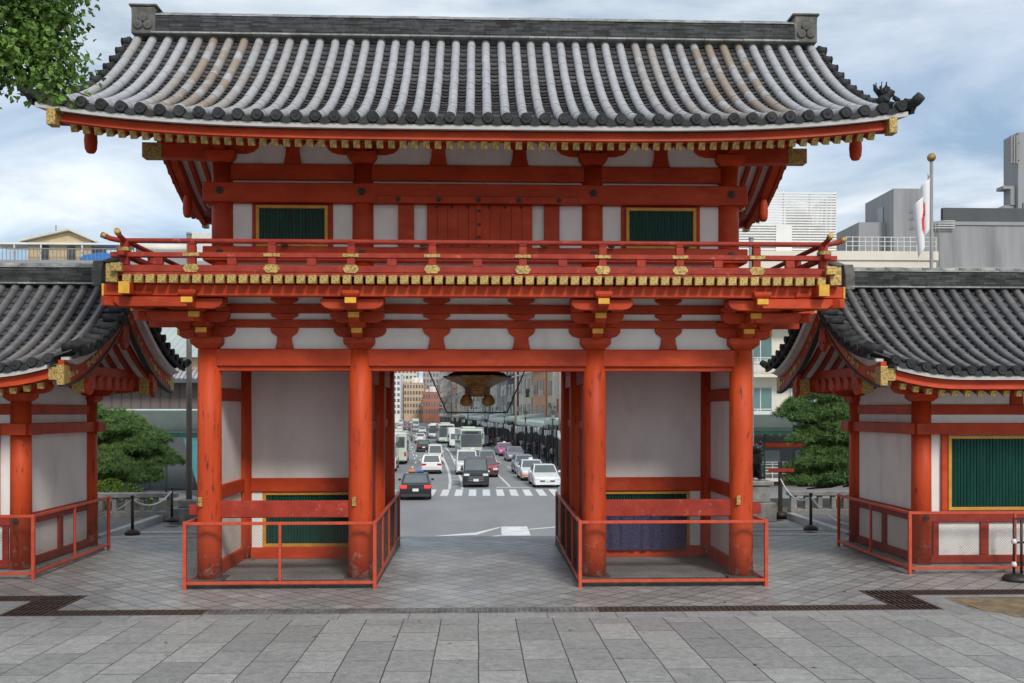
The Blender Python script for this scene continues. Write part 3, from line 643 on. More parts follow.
# railing
RY = BF + .07
def rail_run(p, q, ext):
    p = Vector(p); q = Vector(q); d = (q - p).normalized()
    part(MB().bar(p + Vector((0, 0, 4.56)), q + Vector((0, 0, 4.56)), .10, .10), 'bottom_rail', 'redrail', .01)
    part(MB().bar(p - d * ext * .7 + Vector((0, 0, 4.755)), q + d * ext * .7 + Vector((0, 0, 4.755)), .10, .07), 'middle_rail', 'redrail', .008)
    pts = [p + Vector((0, 0, 4.955)), q + Vector((0, 0, 4.955))]
    pts = [p - d * .30 + Vector((0, 0, 5.035)), p - d * .19 + Vector((0, 0, 4.985)), p - d * .08 + Vector((0, 0, 4.962))] + pts + [q + d * .08 + Vector((0, 0, 4.962)), q + d * .19 + Vector((0, 0, 4.985)), q + d * .30 + Vector((0, 0, 5.035))]
    t = part(MB().tube(pts, .036, n=12), 'top_rail', 'redrail', 0)
    c = MB()
    for e, k in ((pts[0], pts[1]), (pts[-1], pts[-2])):
        c.tube([e + (e - k) * .06, e + (k - e) * .55], .042, n=12)
    c.build('gilt_end', 'gold', t)
rail_run((-BX + .1, RY, 0), (BX - .1, RY, 0), .25)
rail_run((-BX + .12, RY - .02, 0), (-BX + .12, BB, 0), .25)
rail_run((BX - .12, RY - .02, 0), (BX - .12, BB, 0), .25)
posts = [-4.03, -2.91, -1.80, -.655, .63, 1.77, 2.88, 3.99]
def plate(x, y, z, w, h):
    mb = MB(); n = 20
    
    def rad(a): c, s = abs(math.cos(a)), abs(math.sin(a)); return (c ** 3.2 + s ** 3.2) ** (-1 / 3.2) * (1 + .07 * math.cos(6 * a))
    n = 36; poly = [(x + w * math.cos(2 * PI * k / n) * rad(2 * PI * k / n), z + h * math.sin(2 * PI * k / n) * rad(2 * PI * k / n)) for k in range(n)]
    return mb.prism(poly, 'y', y - .012, y)
ends_ = [-BX + .12] + posts + [BX - .12]
for i, x in enumerate(posts):
    o = part(MB().box(x - .055, x + .055, RY - .046, RY + .046, 4.612, 4.895).taper(x, RY, 4.895, 4.93, .09, .08, .12, .1), 'rail_post', 'redrail', .006)
    plate(x, RY - .051, 4.565, .105, .058).build('gilt_plate', 'gold', o)
    MB().box(x - .115, x + .115, RY - .066, RY - .051, 4.73, 4.78).build('gilt_band', 'gold', o, bevel=.005)
for a_, b_ in zip(ends_[:-1], ends_[1:]):
    x = (a_ + b_) / 2
    part(MB().box(x - .065, x + .065, RY - .04, RY + .04, 4.611, 4.719), 'rail_strut', 'redrail', .006)
for s in (-1, 1):
    part(MB().box(s * (BX - .12) - .055, s * (BX - .12) + .055, RY - .056, RY + .05, 4.612, 4.95), 'rail_post', 'redrail', .006)
    part(MB().box(s * (BX - .19), s * (BX - .02), RY - .075, RY + .06, 4.80, 4.855), 'gilt_band', 'gold', .006)
    for k in range(5):
        y = RY + 1.1 + k * 1.15
        part(MB().box(s * (BX - .12) - .046, s * (BX - .12) + .046, y - .05, y + .05, 4.612, 4.94), 'rail_post', 'redrail', .006)

# upper storey
UY, UR = 15.0, 18.6; UX = [-3.95, -1.79, 1.78, 3.93]
for Yc in (UY, UR):
    for x in UX: part(MB().tube([(x, Yc, 4.51), (x, Yc, 6.38)], [.17, .165], n=24), 'upper_column', 'red', 0)
    for z0, z1, t, e in ((5.76, 6.06, .20, .26), (6.12, 6.37, .09, .10), (4.86, 5.08, .20, .26)):
        part(MB().box(UX[0] - e, UX[3] + e, Yc - t, Yc + t, z0, z1) if t > .1 else MB().box(UX[0] - e, UX[3] + e, Yc - t, Yc + t, z0, z1), 'upper_beam', 'red', .012)
for x in (UX[0], UX[3]):
    part(MB().box(x - .03, x + .03, UY + .1, UR - .1, 4.51, 7.3), 'upper_wall', 'plaster', 0)
    for z0, z1 in ((5.762, 6.058), (6.122, 6.368), (4.862, 5.078)): part(MB().box(x - .19, x + .19, UY + .21, UR - .21, z0, z1), 'upper_beam', 'red', .01)
part(MB().box(UX[0] + .01, UX[3] - .01, UY - .03, UY + .02, 4.51, 7.0), 'upper_wall', 'plaster', 0)
part(MB().box(UX[0] + .01, UX[3] - .01, UR - .02, UR + .03, 4.51, 7.0), 'upper_wall', 'plaster', 0)
for a_, b_ in ((-3.42, -2.32), (2.30, 3.40)):
    part(MB().box(a_ - .07, b_ + .07, UY - .06, UY - .031, 5.081, 5.758), 'window_surround', 'red', .004)
    slat_window(gate, a_, b_, UY - .075, 5.09, 5.73, fw=.05, pitch=.05)
for x in (-1.12, 1.14):
    part(MB().box(x - .12, x + .12, UY - .10, UY - .031, 5.081, 5.758), 'door_post', 'red', .006)
for k, (a_, b_) in enumerate(((-.80, .005), (.015, .84))):
    d = MB(); n = 5
    for i in range(n): d.box(a_ + (b_ - a_) * i / n + .002, a_ + (b_ - a_) * (i + 1) / n - .002, UY - .09, UY - .035, 5.085, 5.755)
    o = part(d, 'door', 'red', .003)
    f = MB()
    for i in range(3):
        for z in (5.72, 5.13): flower(f, a_ + (b_ - a_) * (i + .6) / 3.3, UY - .092, z, .026, .012)
    f.build('stud', 'black', o)
part(MB().box(-.03, .05, UY - .12, UY - .091, 5.085, 5.757), 'door_stile', 'red', .004)
f = MB()
for z in (5.66, 5.45, 5.25): flower(f, .01, UY - .121, z, .03, .012)
part(f, 'door_stud', 'black', 0)
part(MB().box(-1.56, 1.55, UY - .245, UY - .202, 5.75, 5.86), 'lintel', 'red', .008)
for x in (-1.23, -.61, .0, .62, 1.24): f = MB(); flower(f, x, UY - .246, 5.805, .04); part(f, 'nail_cover', 'black', 0)
for x in UX:
    f = MB(); flower(f, x, UY - .202, 5.93, .06); part(f, 'nail_cover', 'black', 0)
    f = MB(); flower(f, x, UY - .202, 4.98, .06); part(f, 'nail_cover', 'black', 0)
for x in (-2.95, 2.05, 3.2, -.85, 1.0): part(MB().lathe([(.0, .085), (.045, .075), (.06, .04), (.05, 0)], (x, UY - .26, 5.081), n=12), 'floodlight', 'oni', 0)
# simple brackets under the eave purlin
PZ = 6.70
for i, x in enumerate(UX):
    mb = MB()
    mb.taper(x, UY, 6.38, 6.46, .30, .30, .44, .44).box(x - .22, x + .22, UY - .22, UY + .22, 6.46, 6.55)
    mb.prism(boat(x, 6.53, .56, .20, .2), 'y', UY - .075, UY + .075)
    for dx_ in (-.44, 0, .44): mb.taper(x + dx_, UY, 6.731, 6.77, .14, .17, .2, .2).box(x + dx_ - .1, x + dx_ + .1, UY - .1, UY + .1, 6.77, 6.81)
    mb.box(x - .075, x + .075, UY - .42, UY + .1, 6.56, 6.72)
    o = part(mb, 'upper_bracket', 'red', .008)
    MB().box(x - .06, x + .06, UY - .43, UY - .415, 6.60, 6.70).build('end_cap', 'gold', o, bevel=.004)
for x in ((UX[0] + UX[1]) / 2, -.62, .64, (UX[2] + UX[3]) / 2):
    part(MB().prism([(x - .14, 6.371), (x + .14, 6.371), (x + .11, 6.5), (x + .10, 6.62), (x + .2, 6.70), (x + .21, 6.80), (x - .21, 6.80), (x - .2, 6.70), (x - .10, 6.62), (x - .11, 6.5)], 'y', UY - .075, UY - .031), 'upper_strut', 'red', .006)
part(MB().box(-5.0, 5.0, UY - .1, UY + .1, 6.811, 6.98), 'purlin', 'red', .012)
part(MB().box(-5.0, 5.0, UR - .1, UR + .1, 6.811, 6.98), 'purlin', 'red', .012)
for s in (-1, 1):
    # wall-plate beam ends reaching out under the gable, gilt tipped
    for y in (UY - .10, UR - .2, GM - .1):
        z = 6.46 if y != GM - .1 else 7.5
        o = part(MB().prism([(s * 3.9, z), (s * 4.2, z - .02), (s * 4.9, z), (s * 4.9, z + .22), (s * 3.9, z + .22)], 'y', y + .02, y + .2), 'tie_beam', 'red', .01)
        MB().box(s * 4.86, s * 5.16, y + .01, y + .21, z - .005, z + .225).build('gilt_end', 'gold', o, bevel=.006)

# main roof
rows = [-5.85 + 11.70 * i / 45 for i in range(46)]
def wth(k, n):
    if 5 <= k <= 7 or n - 9 <= k <= n - 6: return 1.0
    if k in (4, 8) or n - 13 <= k <= n - 10: return .55
    if 9 <= k <= 12: return .3
    return .04 + .22 * ((k * 7919) % 13 == 0) + .10 * ((k * 31) % 5 == 0)
MZ = 6.52; MA, MBB, RUN = 1.00, 1.48, 3.70
fl = lambda x: .27 * (abs(x) / 6.1) ** 4
zmain, rf = tiled_roof(gate, -6.0, 6.0, rows, GM, RUN, MZ, MA, MBB, fl, .072, 'tilelight', 16, wth, binset=.05)
ridge_stack(rf, -5.56, 5.56, GM, 9.03, 9.36, .40, .32, 9, .075)
for s in (-1, 1): oni(rf, s * 5.72, GM, 9.0, .44, .47, s)
# corner guardian ornament on the right-hand eave corner
orn = MB(); ox, oy, oz = 5.72, GM - RUN + .22, zmain(5.72, .05) + .13
orn.tube([(ox - .1, oy, oz), (ox, oy, oz + .1), (ox + .09, oy - .02, oz + .16), (ox + .15, oy - .04, oz + .14)], [.08, .1, .075, .04], n=10)
for k in range(11):
    a = k * 2.4; orn.tube([(ox - .02 + .06 * math.cos(a), oy + .05 * math.sin(a), oz + .12), (ox - .06 + .12 * math.cos(a), oy + .09 * math.sin(a), oz + .22 + .03 * math.sin(k * 1.7)), (ox - .09 + .1 * math.cos(a + .5), oy + .08 * math.sin(a), oz + .29 + .04 * math.sin(k * 2.1))], [.04, .03, .012], n=6)
for dx_ in (-.06, .12): orn.tube([(ox + dx_, oy - .06, oz + .08), (ox + dx_ + .08, oy - .1, oz - .0)], [.035, .045], n=8)
orn.v = [(ox + (x - ox) * .8, oy + (y - oy) * .8, oz + (z - oz) * .85) for x, y, z in orn.v]; orn.build('corner_ornament', 'tileedge', rf)
# fascia (curved) front and back, and red rafters with gilt ends
for sg in (-1, 1):
    mb = MB(); n = 40; vs = []; fs = []
    y0 = GM + sg * (RUN - .12)
    for i in range(n + 1):
        x = -5.68 + 11.36 * i / n; z = MZ + fl(x)
        vs += [(x, y0, z - .119), (x, y0 + sg * .02, z - .235), (x, y0 - sg * .12, z - .235), (x, y0 - sg * .12, z - .12)]
    for i in range(n):
        for j in range(4): fs.append((i * 4 + j, i * 4 + (j + 1) % 4, i * 4 + 4 + (j + 1) % 4, i * 4 + 4 + j))
    fs += [(0, 1, 2, 3), (n * 4 + 3, n * 4 + 2, n * 4 + 1, n * 4)]
    mb.add(vs, fs); part(mb, 'eave_fascia', 'red', 0)
r0 = None
nr = 70
for i in range(nr):
    x = -5.52 + 11.04 * i / (nr - 1)
    dz_ = fl(x)
    if r0 is None:
        p = Vector((0, 0, 0)); q = Vector((0, 2.35, 1.06))
        r0 = MB().bar(p, q, .075, .10).build('rafter', 'red', None); r0.parent = gate
        me = MB(); d = (q - p).normalized(); me.bar(p - d * .012, p + d * .06, .09, .115)
        cc = me.build('gilt_cap', 'gold', None, bevel=.005); cc.parent = r0
        o = r0
    else: o = copy_tree(r0, gate)
    o.location = Vector((x, GM - RUN + .21, MZ + dz_ - .275)) - gate.location
# rear rafters near the gables, seen from below
for s in (-1, 1):
    for k in range(8):
        x = s * (4.3 + k * .24) if k < 6 else s * (5.84 + (k - 6) * .10)
        for sg in (-1, 1):
            mb = MB()
            for i in range(6):
                t0, t1 = .06 + .9 * i / 6, .06 + .9 * (i + 1) / 6
                if sg < 0 and t0 < .5: continue
                mb.bar((x, GM + sg * RUN * (1 - t0), zmain(x, t0) - .19), (x, GM + sg * RUN * (1 - t1), zmain(x, t1) - .19), .075, .10)
            part(mb, 'gable_rafter', 'red', 0)
# bargeboards with pendants
for s in (-1, 1):
    x = s * 5.74
    for sg in (-1, 1):
        n = 16; vs = []; fs = []
        for i in range(n + 1):
            t = .015 + .975 * i / n; y = GM + sg * RUN * (1 - t); z = zmain(x, t)
            dp = .20 + .12 * t
            vs += [(x - .05, y, z - .11), (x + .05, y, z - .11), (x + .05, y + sg * .04 * (1 - t), z - .11 - dp), (x - .05, y + sg * .04 * (1 - t), z - .11 - dp)]
        for i in range(n):
            for j in range(4): fs.append((i * 4 + j, i * 4 + (j + 1) % 4, i * 4 + 4 + (j + 1) % 4, i * 4 + 4 + j))
        fs += [(0, 1, 2, 3), (n * 4 + 3, n * 4 + 2, n * 4 + 1, n * 4)]
        o = part(MB().add(vs, fs), 'bargeboard', 'red', 0)
        g = MB(); z = zmain(x, .02)
        g.box(x - .058, x + .058, GM + sg * (RUN + .01), GM + sg * (RUN - .16), z - .335, z - .112); g.build('gilt_end', 'gold', o, bevel=.006)
        t = .36; y = GM + sg * RUN * (1 - t)
        pm = MB(); pm.lathe([(.055, -.80), (.085, -.74), (.095, -.62), (.085, -.48), (.06, -.36)], (x, y, zmain(x, t)), n=14); part(pm, 'gable_pendant', 'red', .01)
    pm = MB(); pendant(pm, x, GM, zmain(x, 1) - .42, .8, .62, .14); part(pm, 'gable_pendant', 'red', .01)
    # gable wall
    part(MB().prism([(UY, 6.98), (UR, 6.98), (UR - .6, 7.6), (GM + .3, 8.6), (GM - .3, 8.6), (UY + .6, 7.6)], 'x', s * 3.9, s * 3.96), 'gable_wall', 'plaster', 0)
    part(MB().box(s * 3.97, s * 4.10, UY, UR, 7.2, 7.45), 'tie_beam', 'red', .01)

# ------------------------------------------------------------------ wing halls left and right of the gate
def wing(s, label):
    w = empty('side_hall', (s * 11, 17.2, 0), label, 'hall')
    P = lambda mb, name, m, bevel=.008: mb.build(name, m, w, bevel=bevel)
    YF, YB, YR = 15.85, 18.55, 17.2; X0 = 7.42; XE = 16.5
    run = 2.62; ze = 3.16
    fl_ = lambda x: .30 * max(0.0, 1 - (abs(x) - 6.02) / 1.5) ** 2
    xa, xb = (6.02, XE) if s > 0 else (-XE, -6.02)
    n = 44
    rws = [(6.42 + .238 * i) * s for i in range(n) if 6.42 + .238 * i < XE - .1]
    if s < 0: rws = rws[::-1]
    zf, rf = tiled_roof(w, xa, xb, rws, YR, run, ze, .72, .92, fl_, .068, 'tiledark', 12, lambda k, n: random.uniform(.0, .5), ends=(s > 0, s < 0), binset=.43, course=.13)
    ra, rb = (6.72, XE) if s > 0 else (-XE, -6.72)
    ridge_stack(rf, ra, rb, YR, 4.80, 5.10, .34, .28, 7, .06)
    o = MB(); x = s * 6.66
    o.prism([(YR - .2, 4.74), (YR + .2, 4.74), (YR + .22, 5.0), (YR + .13, 5.2), (YR - .13, 5.2), (YR - .22, 5.0)], 'x', x - .09, x + .09)
    o.tube([(x, YR, 5.15), (x - s * .2, YR, 5.22), (x - s * .42, YR, 5.30)], [.06, .065, .06], n=12)
    o.build('ridge_end_tile', 'oni', rf, bevel=.01)
    # posts
    xs = [X0, X0 + 3.2, X0 + 6.4]
    for x in xs:
        for y in (YF, YB):
            P(MB().tube([(s * x, y, .0), (s * x, y, 2.72)], [.165, .155], n=24), 'column', 'redcol', 0)
            mb = MB()
            mb.taper(s * x, y, 2.722, 2.78, .28, .28, .4, .4).box(s * x - .2, s * x + .2, y - .2, y + .2, 2.78, 2.86)
            mb.prism(boat(s * x, 2.84, .50, .16, .18), 'y', y - .065, y + .065)
            for d in (-.38, 0, .38): mb.box(s * x + d - .09, s * x + d + .09, y - .09, y + .09, 3.001, 3.05)
            if x == X0:
                mb.prism([(y + (-.5), 3.0), (y - .5, 2.94), (y - .4, 2.86), (y - .3, 2.842), (y + .3, 2.842), (y + .4, 2.86), (y + .5, 2.94), (y + .5, 3.0)], 'x', s * x - .063, s * x + .063)
            P(mb, 'bracket', 'red')
    P(MB().box(s * (X0 - .22), s * XE, YF - .24, YB + .24, -.11, .002), 'plinth', 'stone', .02)
    # front and back wall
    for y, out in ((YF, -1), (YB, 1)):
        P(MB().box(s * X0, s * XE, y - .03, y + .03, .0, 3.05), 'wall_panel', 'plaster', 0)
        for z0, z1, t in ((.02, .15, .09), (.70, .88, .08), (2.17, 2.36, .19), (2.50, 2.67, .08)):
            e = .26 if t > .1 else 0
            P(MB().box(s * (X0 - e), s * XE, y - t, y + t, z0, z1), 'wall_beam', 'redrail' if z0 < 1 else 'red', .01)
        P(MB().box(s * (X0 - .9), s * XE, y - .085, y + .085, 3.051, 3.20), 'purlin', 'red', .01)
        for k in range(3):
            xx = X0 + 1.6 + k * 3.2
            P(MB().prism([(s * xx - .11, 2.671), (s * xx + .11, 2.671), (s * xx + .09, 3.05), (s * xx - .09, 3.05)], 'y', y - .07, y + .07), 'wall_strut', 'red', .006)
    for x in xs[:2]:
        wz = slat_window(w, *sorted((s * (x + .42), s * (x + 2.78))), YF - .05, .90, 2.15, fw=.055, pitch=.055)
        for xx in (x + .36, x + 2.84): P(MB().box(s * xx - .05, s * xx + .05, YF - .09, YF - .031, .881, 2.169), 'window_post', 'red', .006)
        for xx in (x + 1.05, x + 2.1): P(MB().box(s * xx - .07, s * xx + .07, YF - .07, YF - .031, .151, .699), 'wall_strut', 'redrail', .006)
        P(MB().box(s * x + s * .17, s * x + s * .27, YF - .07, YF - .031, .151, .699), 'wall_strut', 'redrail', .006)
    for z in (2.265, .79):
        f = MB(); flower(f, s * X0, YF - .192, z, .055); P(f, 'nail_cover', 'black', 0)
    # end wall facing the gate
    x = s * X0
    P(MB().box(x - .03, x + .03, YF, YB, .0, 3.2), 'wall_panel', 'plaster', 0)
    P(MB().prism([(YF - .1, 3.19), (YB + .1, 3.19), (YR + .4, 4.1), (YR, 4.5), (YR - .4, 4.1)], 'x', x - .03, x + .03), 'gable_wall', 'plaster', 0)
    for z0, z1, t in ((.022, .152, .09), (.702, .882, .08), (2.172, 2.358, .19), (2.502, 2.668, .08)):
        P(MB().box(x - t, x + t, YF + .17 if t < .1 else YF - .26, YB - .17 if t < .1 else YB + .26, z0, z1), 'wall_beam', 'red' if z0 > 1 else 'redrail', .01)
    for y in (YF + 1.35,):
        P(MB().box(x - .07, x + .07, y - .08, y + .08, .153, .70), 'wall_strut', 'redrail', .006)
    for y in (YF - .05, YB + .1): P(MB().tube([(x - s * .192, y, 2.265), (x - s * .21, y, 2.265)], .06, n=8), 'nail_cover', 'black', 0)
    # gable: tie beam, purlins, underside rafters, bargeboards, pendants
    xg = s * 6.20
    P(MB().box(x - s * .9, x - s * .0, YR - .12, YR + .12, 4.10, 4.30), 'purlin', 'red', .01)
    P(MB().box(x - s * .86, x - s * .72, YF + .086, YB - .086, 3.07, 3.33), 'gable_tie_beam', 'red', .01)
    for i in range(7):
        yy = YF + .25 + i * (YB - YF - .5) / 6
        P(MB().tube([(x - s * .9, yy, 3.05), (x - s * .68, yy, 3.05)], .12, n=14), 'gable_scallop', 'red', 0)
    for k in range(5):
        xx = s * (6.34 + k * .24)
        mb = MB()
        for sg in (-1, 1):
            for i in range(7):
                t0, t1 = .08 + .9 * i / 7, .08 + .9 * (i + 1) / 7
                mb.bar((xx, YR + sg * run * (1 - t0), zf(xx, t0) - .165), (xx, YR + sg * run * (1 - t1), zf(xx, t1) - .165), .07, .09)
        P(mb, 'gable_rafter', 'red', 0)
    for sg in (-1, 1):
        n = 16; vs = []; fs = []; v2 = []; v3 = []; v4 = []
        for i in range(n + 1):
            t = .02 + .975 * i / n; y = YR + sg * run * (1 - t); z = zf(xg, t)
            nz = .16 + .0 * t; sl = (.72 + 2 * .92 * t) / run; k = math.sqrt(1 + sl * sl)
            vs += [(xg - .06, y, z - .03), (xg + .06, y, z - .03), (xg + .06, y, z - .03 - .15 * k), (xg - .06, y, z - .03 - .15 * k)]
            tp_ = min(1.0, .12 + t / .14); vs[-1] = (vs[-1][0], y, z - .03 - .15 * k * tp_); vs[-2] = (vs[-2][0], y, z - .03 - .15 * k * tp_); a = .03 + .15 * k * tp_; b_ = .03 + .15 * k + .24 * k
            v2 += [(xg - .045 + s * .06, y, z - a), (xg + .045 + s * .06, y, z - a), (xg + .045 + s * .06, y, z - b_), (xg - .045 + s * .06, y, z - b_)]
            c_ = b_ + .045
            v3 += [(xg - .05 + s * .05, y, z - b_), (xg + .05 + s * .05, y, z - b_), (xg + .05 + s * .05, y, z - c_), (xg - .05 + s * .05, y, z - c_)]
        for i in range(n):
            for j in range(4): fs.append((i * 4 + j, i * 4 + (j + 1) % 4, i * 4 + 4 + (j + 1) % 4, i * 4 + 4 + j))
        fs += [(0, 1, 2, 3), (n * 4 + 3, n * 4 + 2, n * 4 + 1, n * 4)]
        P(MB().add(vs, fs), 'verge_board', 'whiteboard', 0)
        o = P(MB().add(v2, fs), 'bargeboard', 'red', 0)
        MB().add(v3, fs).build('lower_trim', 'black', o)
        g = MB(); t = .03; y = YR + sg * run * (1 - t); z = zf(xg, t)
        g.box(xg + s * .06 - .055, xg + s * .06 + .055, y + sg * .05, y - sg * .16, z - .45, z - .15)
        g.build('gilt_end', 'gold', o)
        for t, sz in ((.10, .07), (.14, .06), (.19, .05), (.36, .07), (.40, .05), (.44, .09), (.49, .05), (.54, .06), (.72, .05), (.78, .07), (.9, .06), (.97, .09)):
            y = YR + sg * run * (1 - t); sl = (.72 + 2 * .92 * t) / run; k = math.sqrt(1 + sl * sl); z = zf(xg, t) - .03 - .28 * k
            MB().tube([(xg + s * .06 - s * .045, y, z), (xg + s * .06 - s * .06, y, z)], [sz, sz * .7], n=7).build('gilt_fitting', 'gold', o)
        t = .42; y = YR + sg * run * (1 - t); z = zf(xg, t) - .45
        pm = MB(); pendant(pm, xg + s * .06, y, z, .34, .46, .07)
        o = P(pm, 'gable_pendant', 'red', .006)
        q = MB()
        for v, rr in ((-.12, .035), (-.28, .028)): q.tube([(xg + s * .06 - .038, y, z + v), (xg + s * .06 + .038, y, z + v)], rr, n=8)
        for du in (-.06, .06): q.tube([(xg + s * .06 - .038, y + du, z - .36), (xg + s * .06 + .038, y + du, z - .36)], .026, n=8)
        q.build('pierced_hole', 'black', o)
        q = MB(); q.box(xg + s * .10, xg + s * .30, y - .1, y + .1, z - .42, z - .1); P(q, 'purlin_end', 'gold', .006)
    z = zf(xg, 1) - .55
    pm = MB(); pendant(pm, xg + s * .06, YR, z, .46, .62, .08); o = P(pm, 'gable_pendant', 'red', .006)
    q = MB(); q.tube([(xg + s * .06 - .045, YR, z - .15), (xg + s * .06 + .045, YR, z - .15)], .06, n=10)
    for du in (-.08, .08): q.tube([(xg + s * .06 - .045, YR + du, z - .46), (xg + s * .06 + .045, YR + du, z - .46)], .035, n=8)
    q.build('pierced_hole', 'black', o)
    P(MB().box(xg + s * .10, xg + s * .40, YR - .12, YR + .12, z - .5, z - .05), 'purlin_end', 'gold', .006)
    # front fascia and rafters
    for sg in (-1, 1):
        mb = MB(); n = 40; vs = []; fs = []; y0 = YR + sg * (run - .10)
        for i in range(n + 1):
            xx = s * (6.40 + (XE - 6.45) * i / n); z = ze + fl_(xx)
            vs += [(xx, y0, z - .119), (xx, y0 + sg * .02, z - .26), (xx, y0 - sg * .12, z - .26), (xx, y0 - sg * .12, z - .12)]
        for i in range(n):
            for j in range(4): fs.append((i * 4 + j, i * 4 + (j + 1) % 4, i * 4 + 4 + (j + 1) % 4, i * 4 + 4 + j))
        fs += [(0, 1, 2, 3), (n * 4 + 3, n * 4 + 2, n * 4 + 1, n * 4)]
        P(MB().add(vs, fs), 'eave_fascia', 'red', 0)
        zz_ = ze + fl_(s * 6.4)
        P(MB().box(s * 6.27, s * 6.46, y0 + sg * .03, y0 - sg * .14, zz_ - .30, zz_ - .10), 'gilt_corner', 'gold', .006)
    r0 = None
    for i in range(48):
        xx = 6.62 + i * .205
        if xx > XE: break
        if r0 is None:
            p = Vector((0, 0, 0)); q = Vector((0, 1.45, .60)); d = (q - p).normalized()
            r0 = MB().bar(p, q, .075, .085).build('rafter', 'red', None); r0.parent = w
            cc = MB().bar(p - d * .012, p + d * .06, .088, .098).build('gilt_cap', 'gold', None, bevel=.005); cc.parent = r0; o = r0
        else: o = copy_tree(r0, w)
        o.location = Vector((s * xx, YR - run + .17, ze + fl_(xx) - .325)) - w.location
    return w
wing(-1, 'low vermilion side hall with dark tile roof to the left of the tower gate')
wing(1, 'low vermilion side hall with dark tile roof to the right of the tower gate')
# ------------------------------------------------------------------ ground around the gate
def sheet(name, quads, m, kind='structure'):
    mb = MB()
    for q in quads: mb.add(q, [tuple(range(len(q)))])
    o = mb.build(name, m); o['kind'] = kind; return o
def rect(x0, x1, y0, y1, z): return [(x0, y0, z), (x1, y0, z), (x1, y1, z), (x0, y1, z)]
SL = math.tan(R(1.0))
sheet('forecourt', [[(-32, -9, GZ + 21.3 * SL), (32, -9, GZ + 21.3 * SL), (32, 12.3, GZ), (-32, 12.3, GZ)]], 'slabs')
sheet('kerb_strip', [rect(-32, 32, 12.3, 12.65, GZ), rect(6.25, 6.62, 12.65, 13.65, GZ), rect(-6.62, -6.25, 12.65, 13.65, GZ), rect(6.62, 32, 13.45, 13.65, GZ), rect(-32, -6.62, 13.45, 13.65, GZ)], 'border')
sheet('dirt', [rect(6.62, 32, 12.65, 13.45, GZ - .004), rect(-32, -6.62, 12.65, 13.45, GZ - .004)], 'dirt')
for s in (-1, 1):   # worn dirt over the slabs at the sides
    random.seed(4 + s)
    n = 26; P_ = []
    for k in range(n):
        a = 2 * PI * k / n; r_ = 1 + .18 * math.sin(3 * a + s) + random.uniform(-.08, .08)
        P_.append((s * 8.3 + 1.75 * r_ * math.cos(a), 12.42 + .62 * r_ * math.sin(a)))
    P_ = [(x, min(y, 13.44)) for x, y in P_]
    if s > 0: sheet('dirt', [[(x, y, GZ + max(0, (12.3 - y)) * SL + .005) for x, y in P_]], 'dirt')
random.seed(5)
sheet('paving', [rect(-5.62, 5.62, 13.0, 14.05, GZ), rect(-40, 40, 14.05, 20.4, GZ)], 'diamond')
sheet('drain_channel', [rect(-5.62, 5.62, 12.65, 13.0, GZ - .12), rect(5.62, 6.25, 12.65, 14.05, GZ - .12), rect(-6.25, -5.62, 12.65, 14.05, GZ - .12), rect(6.25, 32, 13.65, 14.05, GZ - .12), rect(-32, -6.25, 13.65, 14.05, GZ - .12),
                        [(-32, 12.65, GZ - .12), (32, 12.65, GZ - .12), (32, 12.65, GZ), (-32, 12.65, GZ)],
                        [(-5.62, 13.0, GZ - .12), (5.62, 13.0, GZ - .12), (5.62, 13.0, GZ - .002), (-5.62, 13.0, GZ - .002)]] +
      [[(s * 5.62, 14.05, GZ - .12), (s * 32, 14.05, GZ - .12), (s * 32, 14.05, GZ - .002), (s * 5.62, 14.05, GZ - .002)] for s in (-1, 1)] + [[(s * 5.62, 13.0, GZ - .12), (s * 5.62, 14.05, GZ - .12), (s * 5.62, 14.05, GZ - .002), (s * 5.62, 13.0, GZ - .002)] for s in (-1, 1)], 'pit')
sheet('gravel', [rect(8.05, 40, 20.4, 24.3, GZ), rect(-40, -8.05, 20.4, 24.3, GZ)], 'gravel')

def grate(x0, x1, y0, y1, m, label, alongx=False, pitch=.075):
    t = empty('drain_grate', ((x0 + x1) / 2, (y0 + y1) / 2, GZ), label, 'drain grate', 'iron drain grates in the paving')
    z0, z1 = GZ - .03, GZ + .004
    MB().box(x0, x1, y0, y0 + .02, z0, z1).box(x0, x1, y1 - .02, y1, z0, z1).box(x0, x0 + .02, y0 + .02, y1 - .02, z0, z1).box(x1 - .02, x1, y0 + .02, y1 - .02, z0, z1).build('frame', m, t)
    mb = MB(); x = x0 + .03
    while x < x1 - .03:
        mb.box(x, x + .024, y0 + .021, y1 - .021, z0, z1 - .002); x += pitch
    for k in range(1, 4): mb.box(x0 + .02, x1 - .02, y0 + (y1 - y0) * k / 4 - .004, y0 + (y1 - y0) * k / 4 + .004, z0, z1 - .006)
    mb.build('grating', m, t)
grate(-3.6, 1.6, 12.66, 12.99, 'steel', 'worn bright steel drain grate in front of the gate passage')
grate(-5.61, -3.61, 12.66, 12.99, 'rust', 'dark rusty drain grate in front of the left bay, next to the bright steel grate')
grate(1.61, 5.61, 12.66, 12.99, 'rust', 'long dark rusty drain grate in front of the right bay')
grate(5.63, 6.24, 12.66, 14.04, 'rust', 'rusty plate grate turning towards the right side hall')
grate(-6.24, -5.63, 12.66, 14.04, 'rust', 'rusty plate grate turning towards the left side hall')
grate(6.26, 14, 13.66, 14.04, 'rust', 'rusty drain grate running along the dirt before the right side hall')
grate(-14, -6.26, 13.66, 14.04, 'rust', 'rusty drain grate running along the dirt before the left side hall')

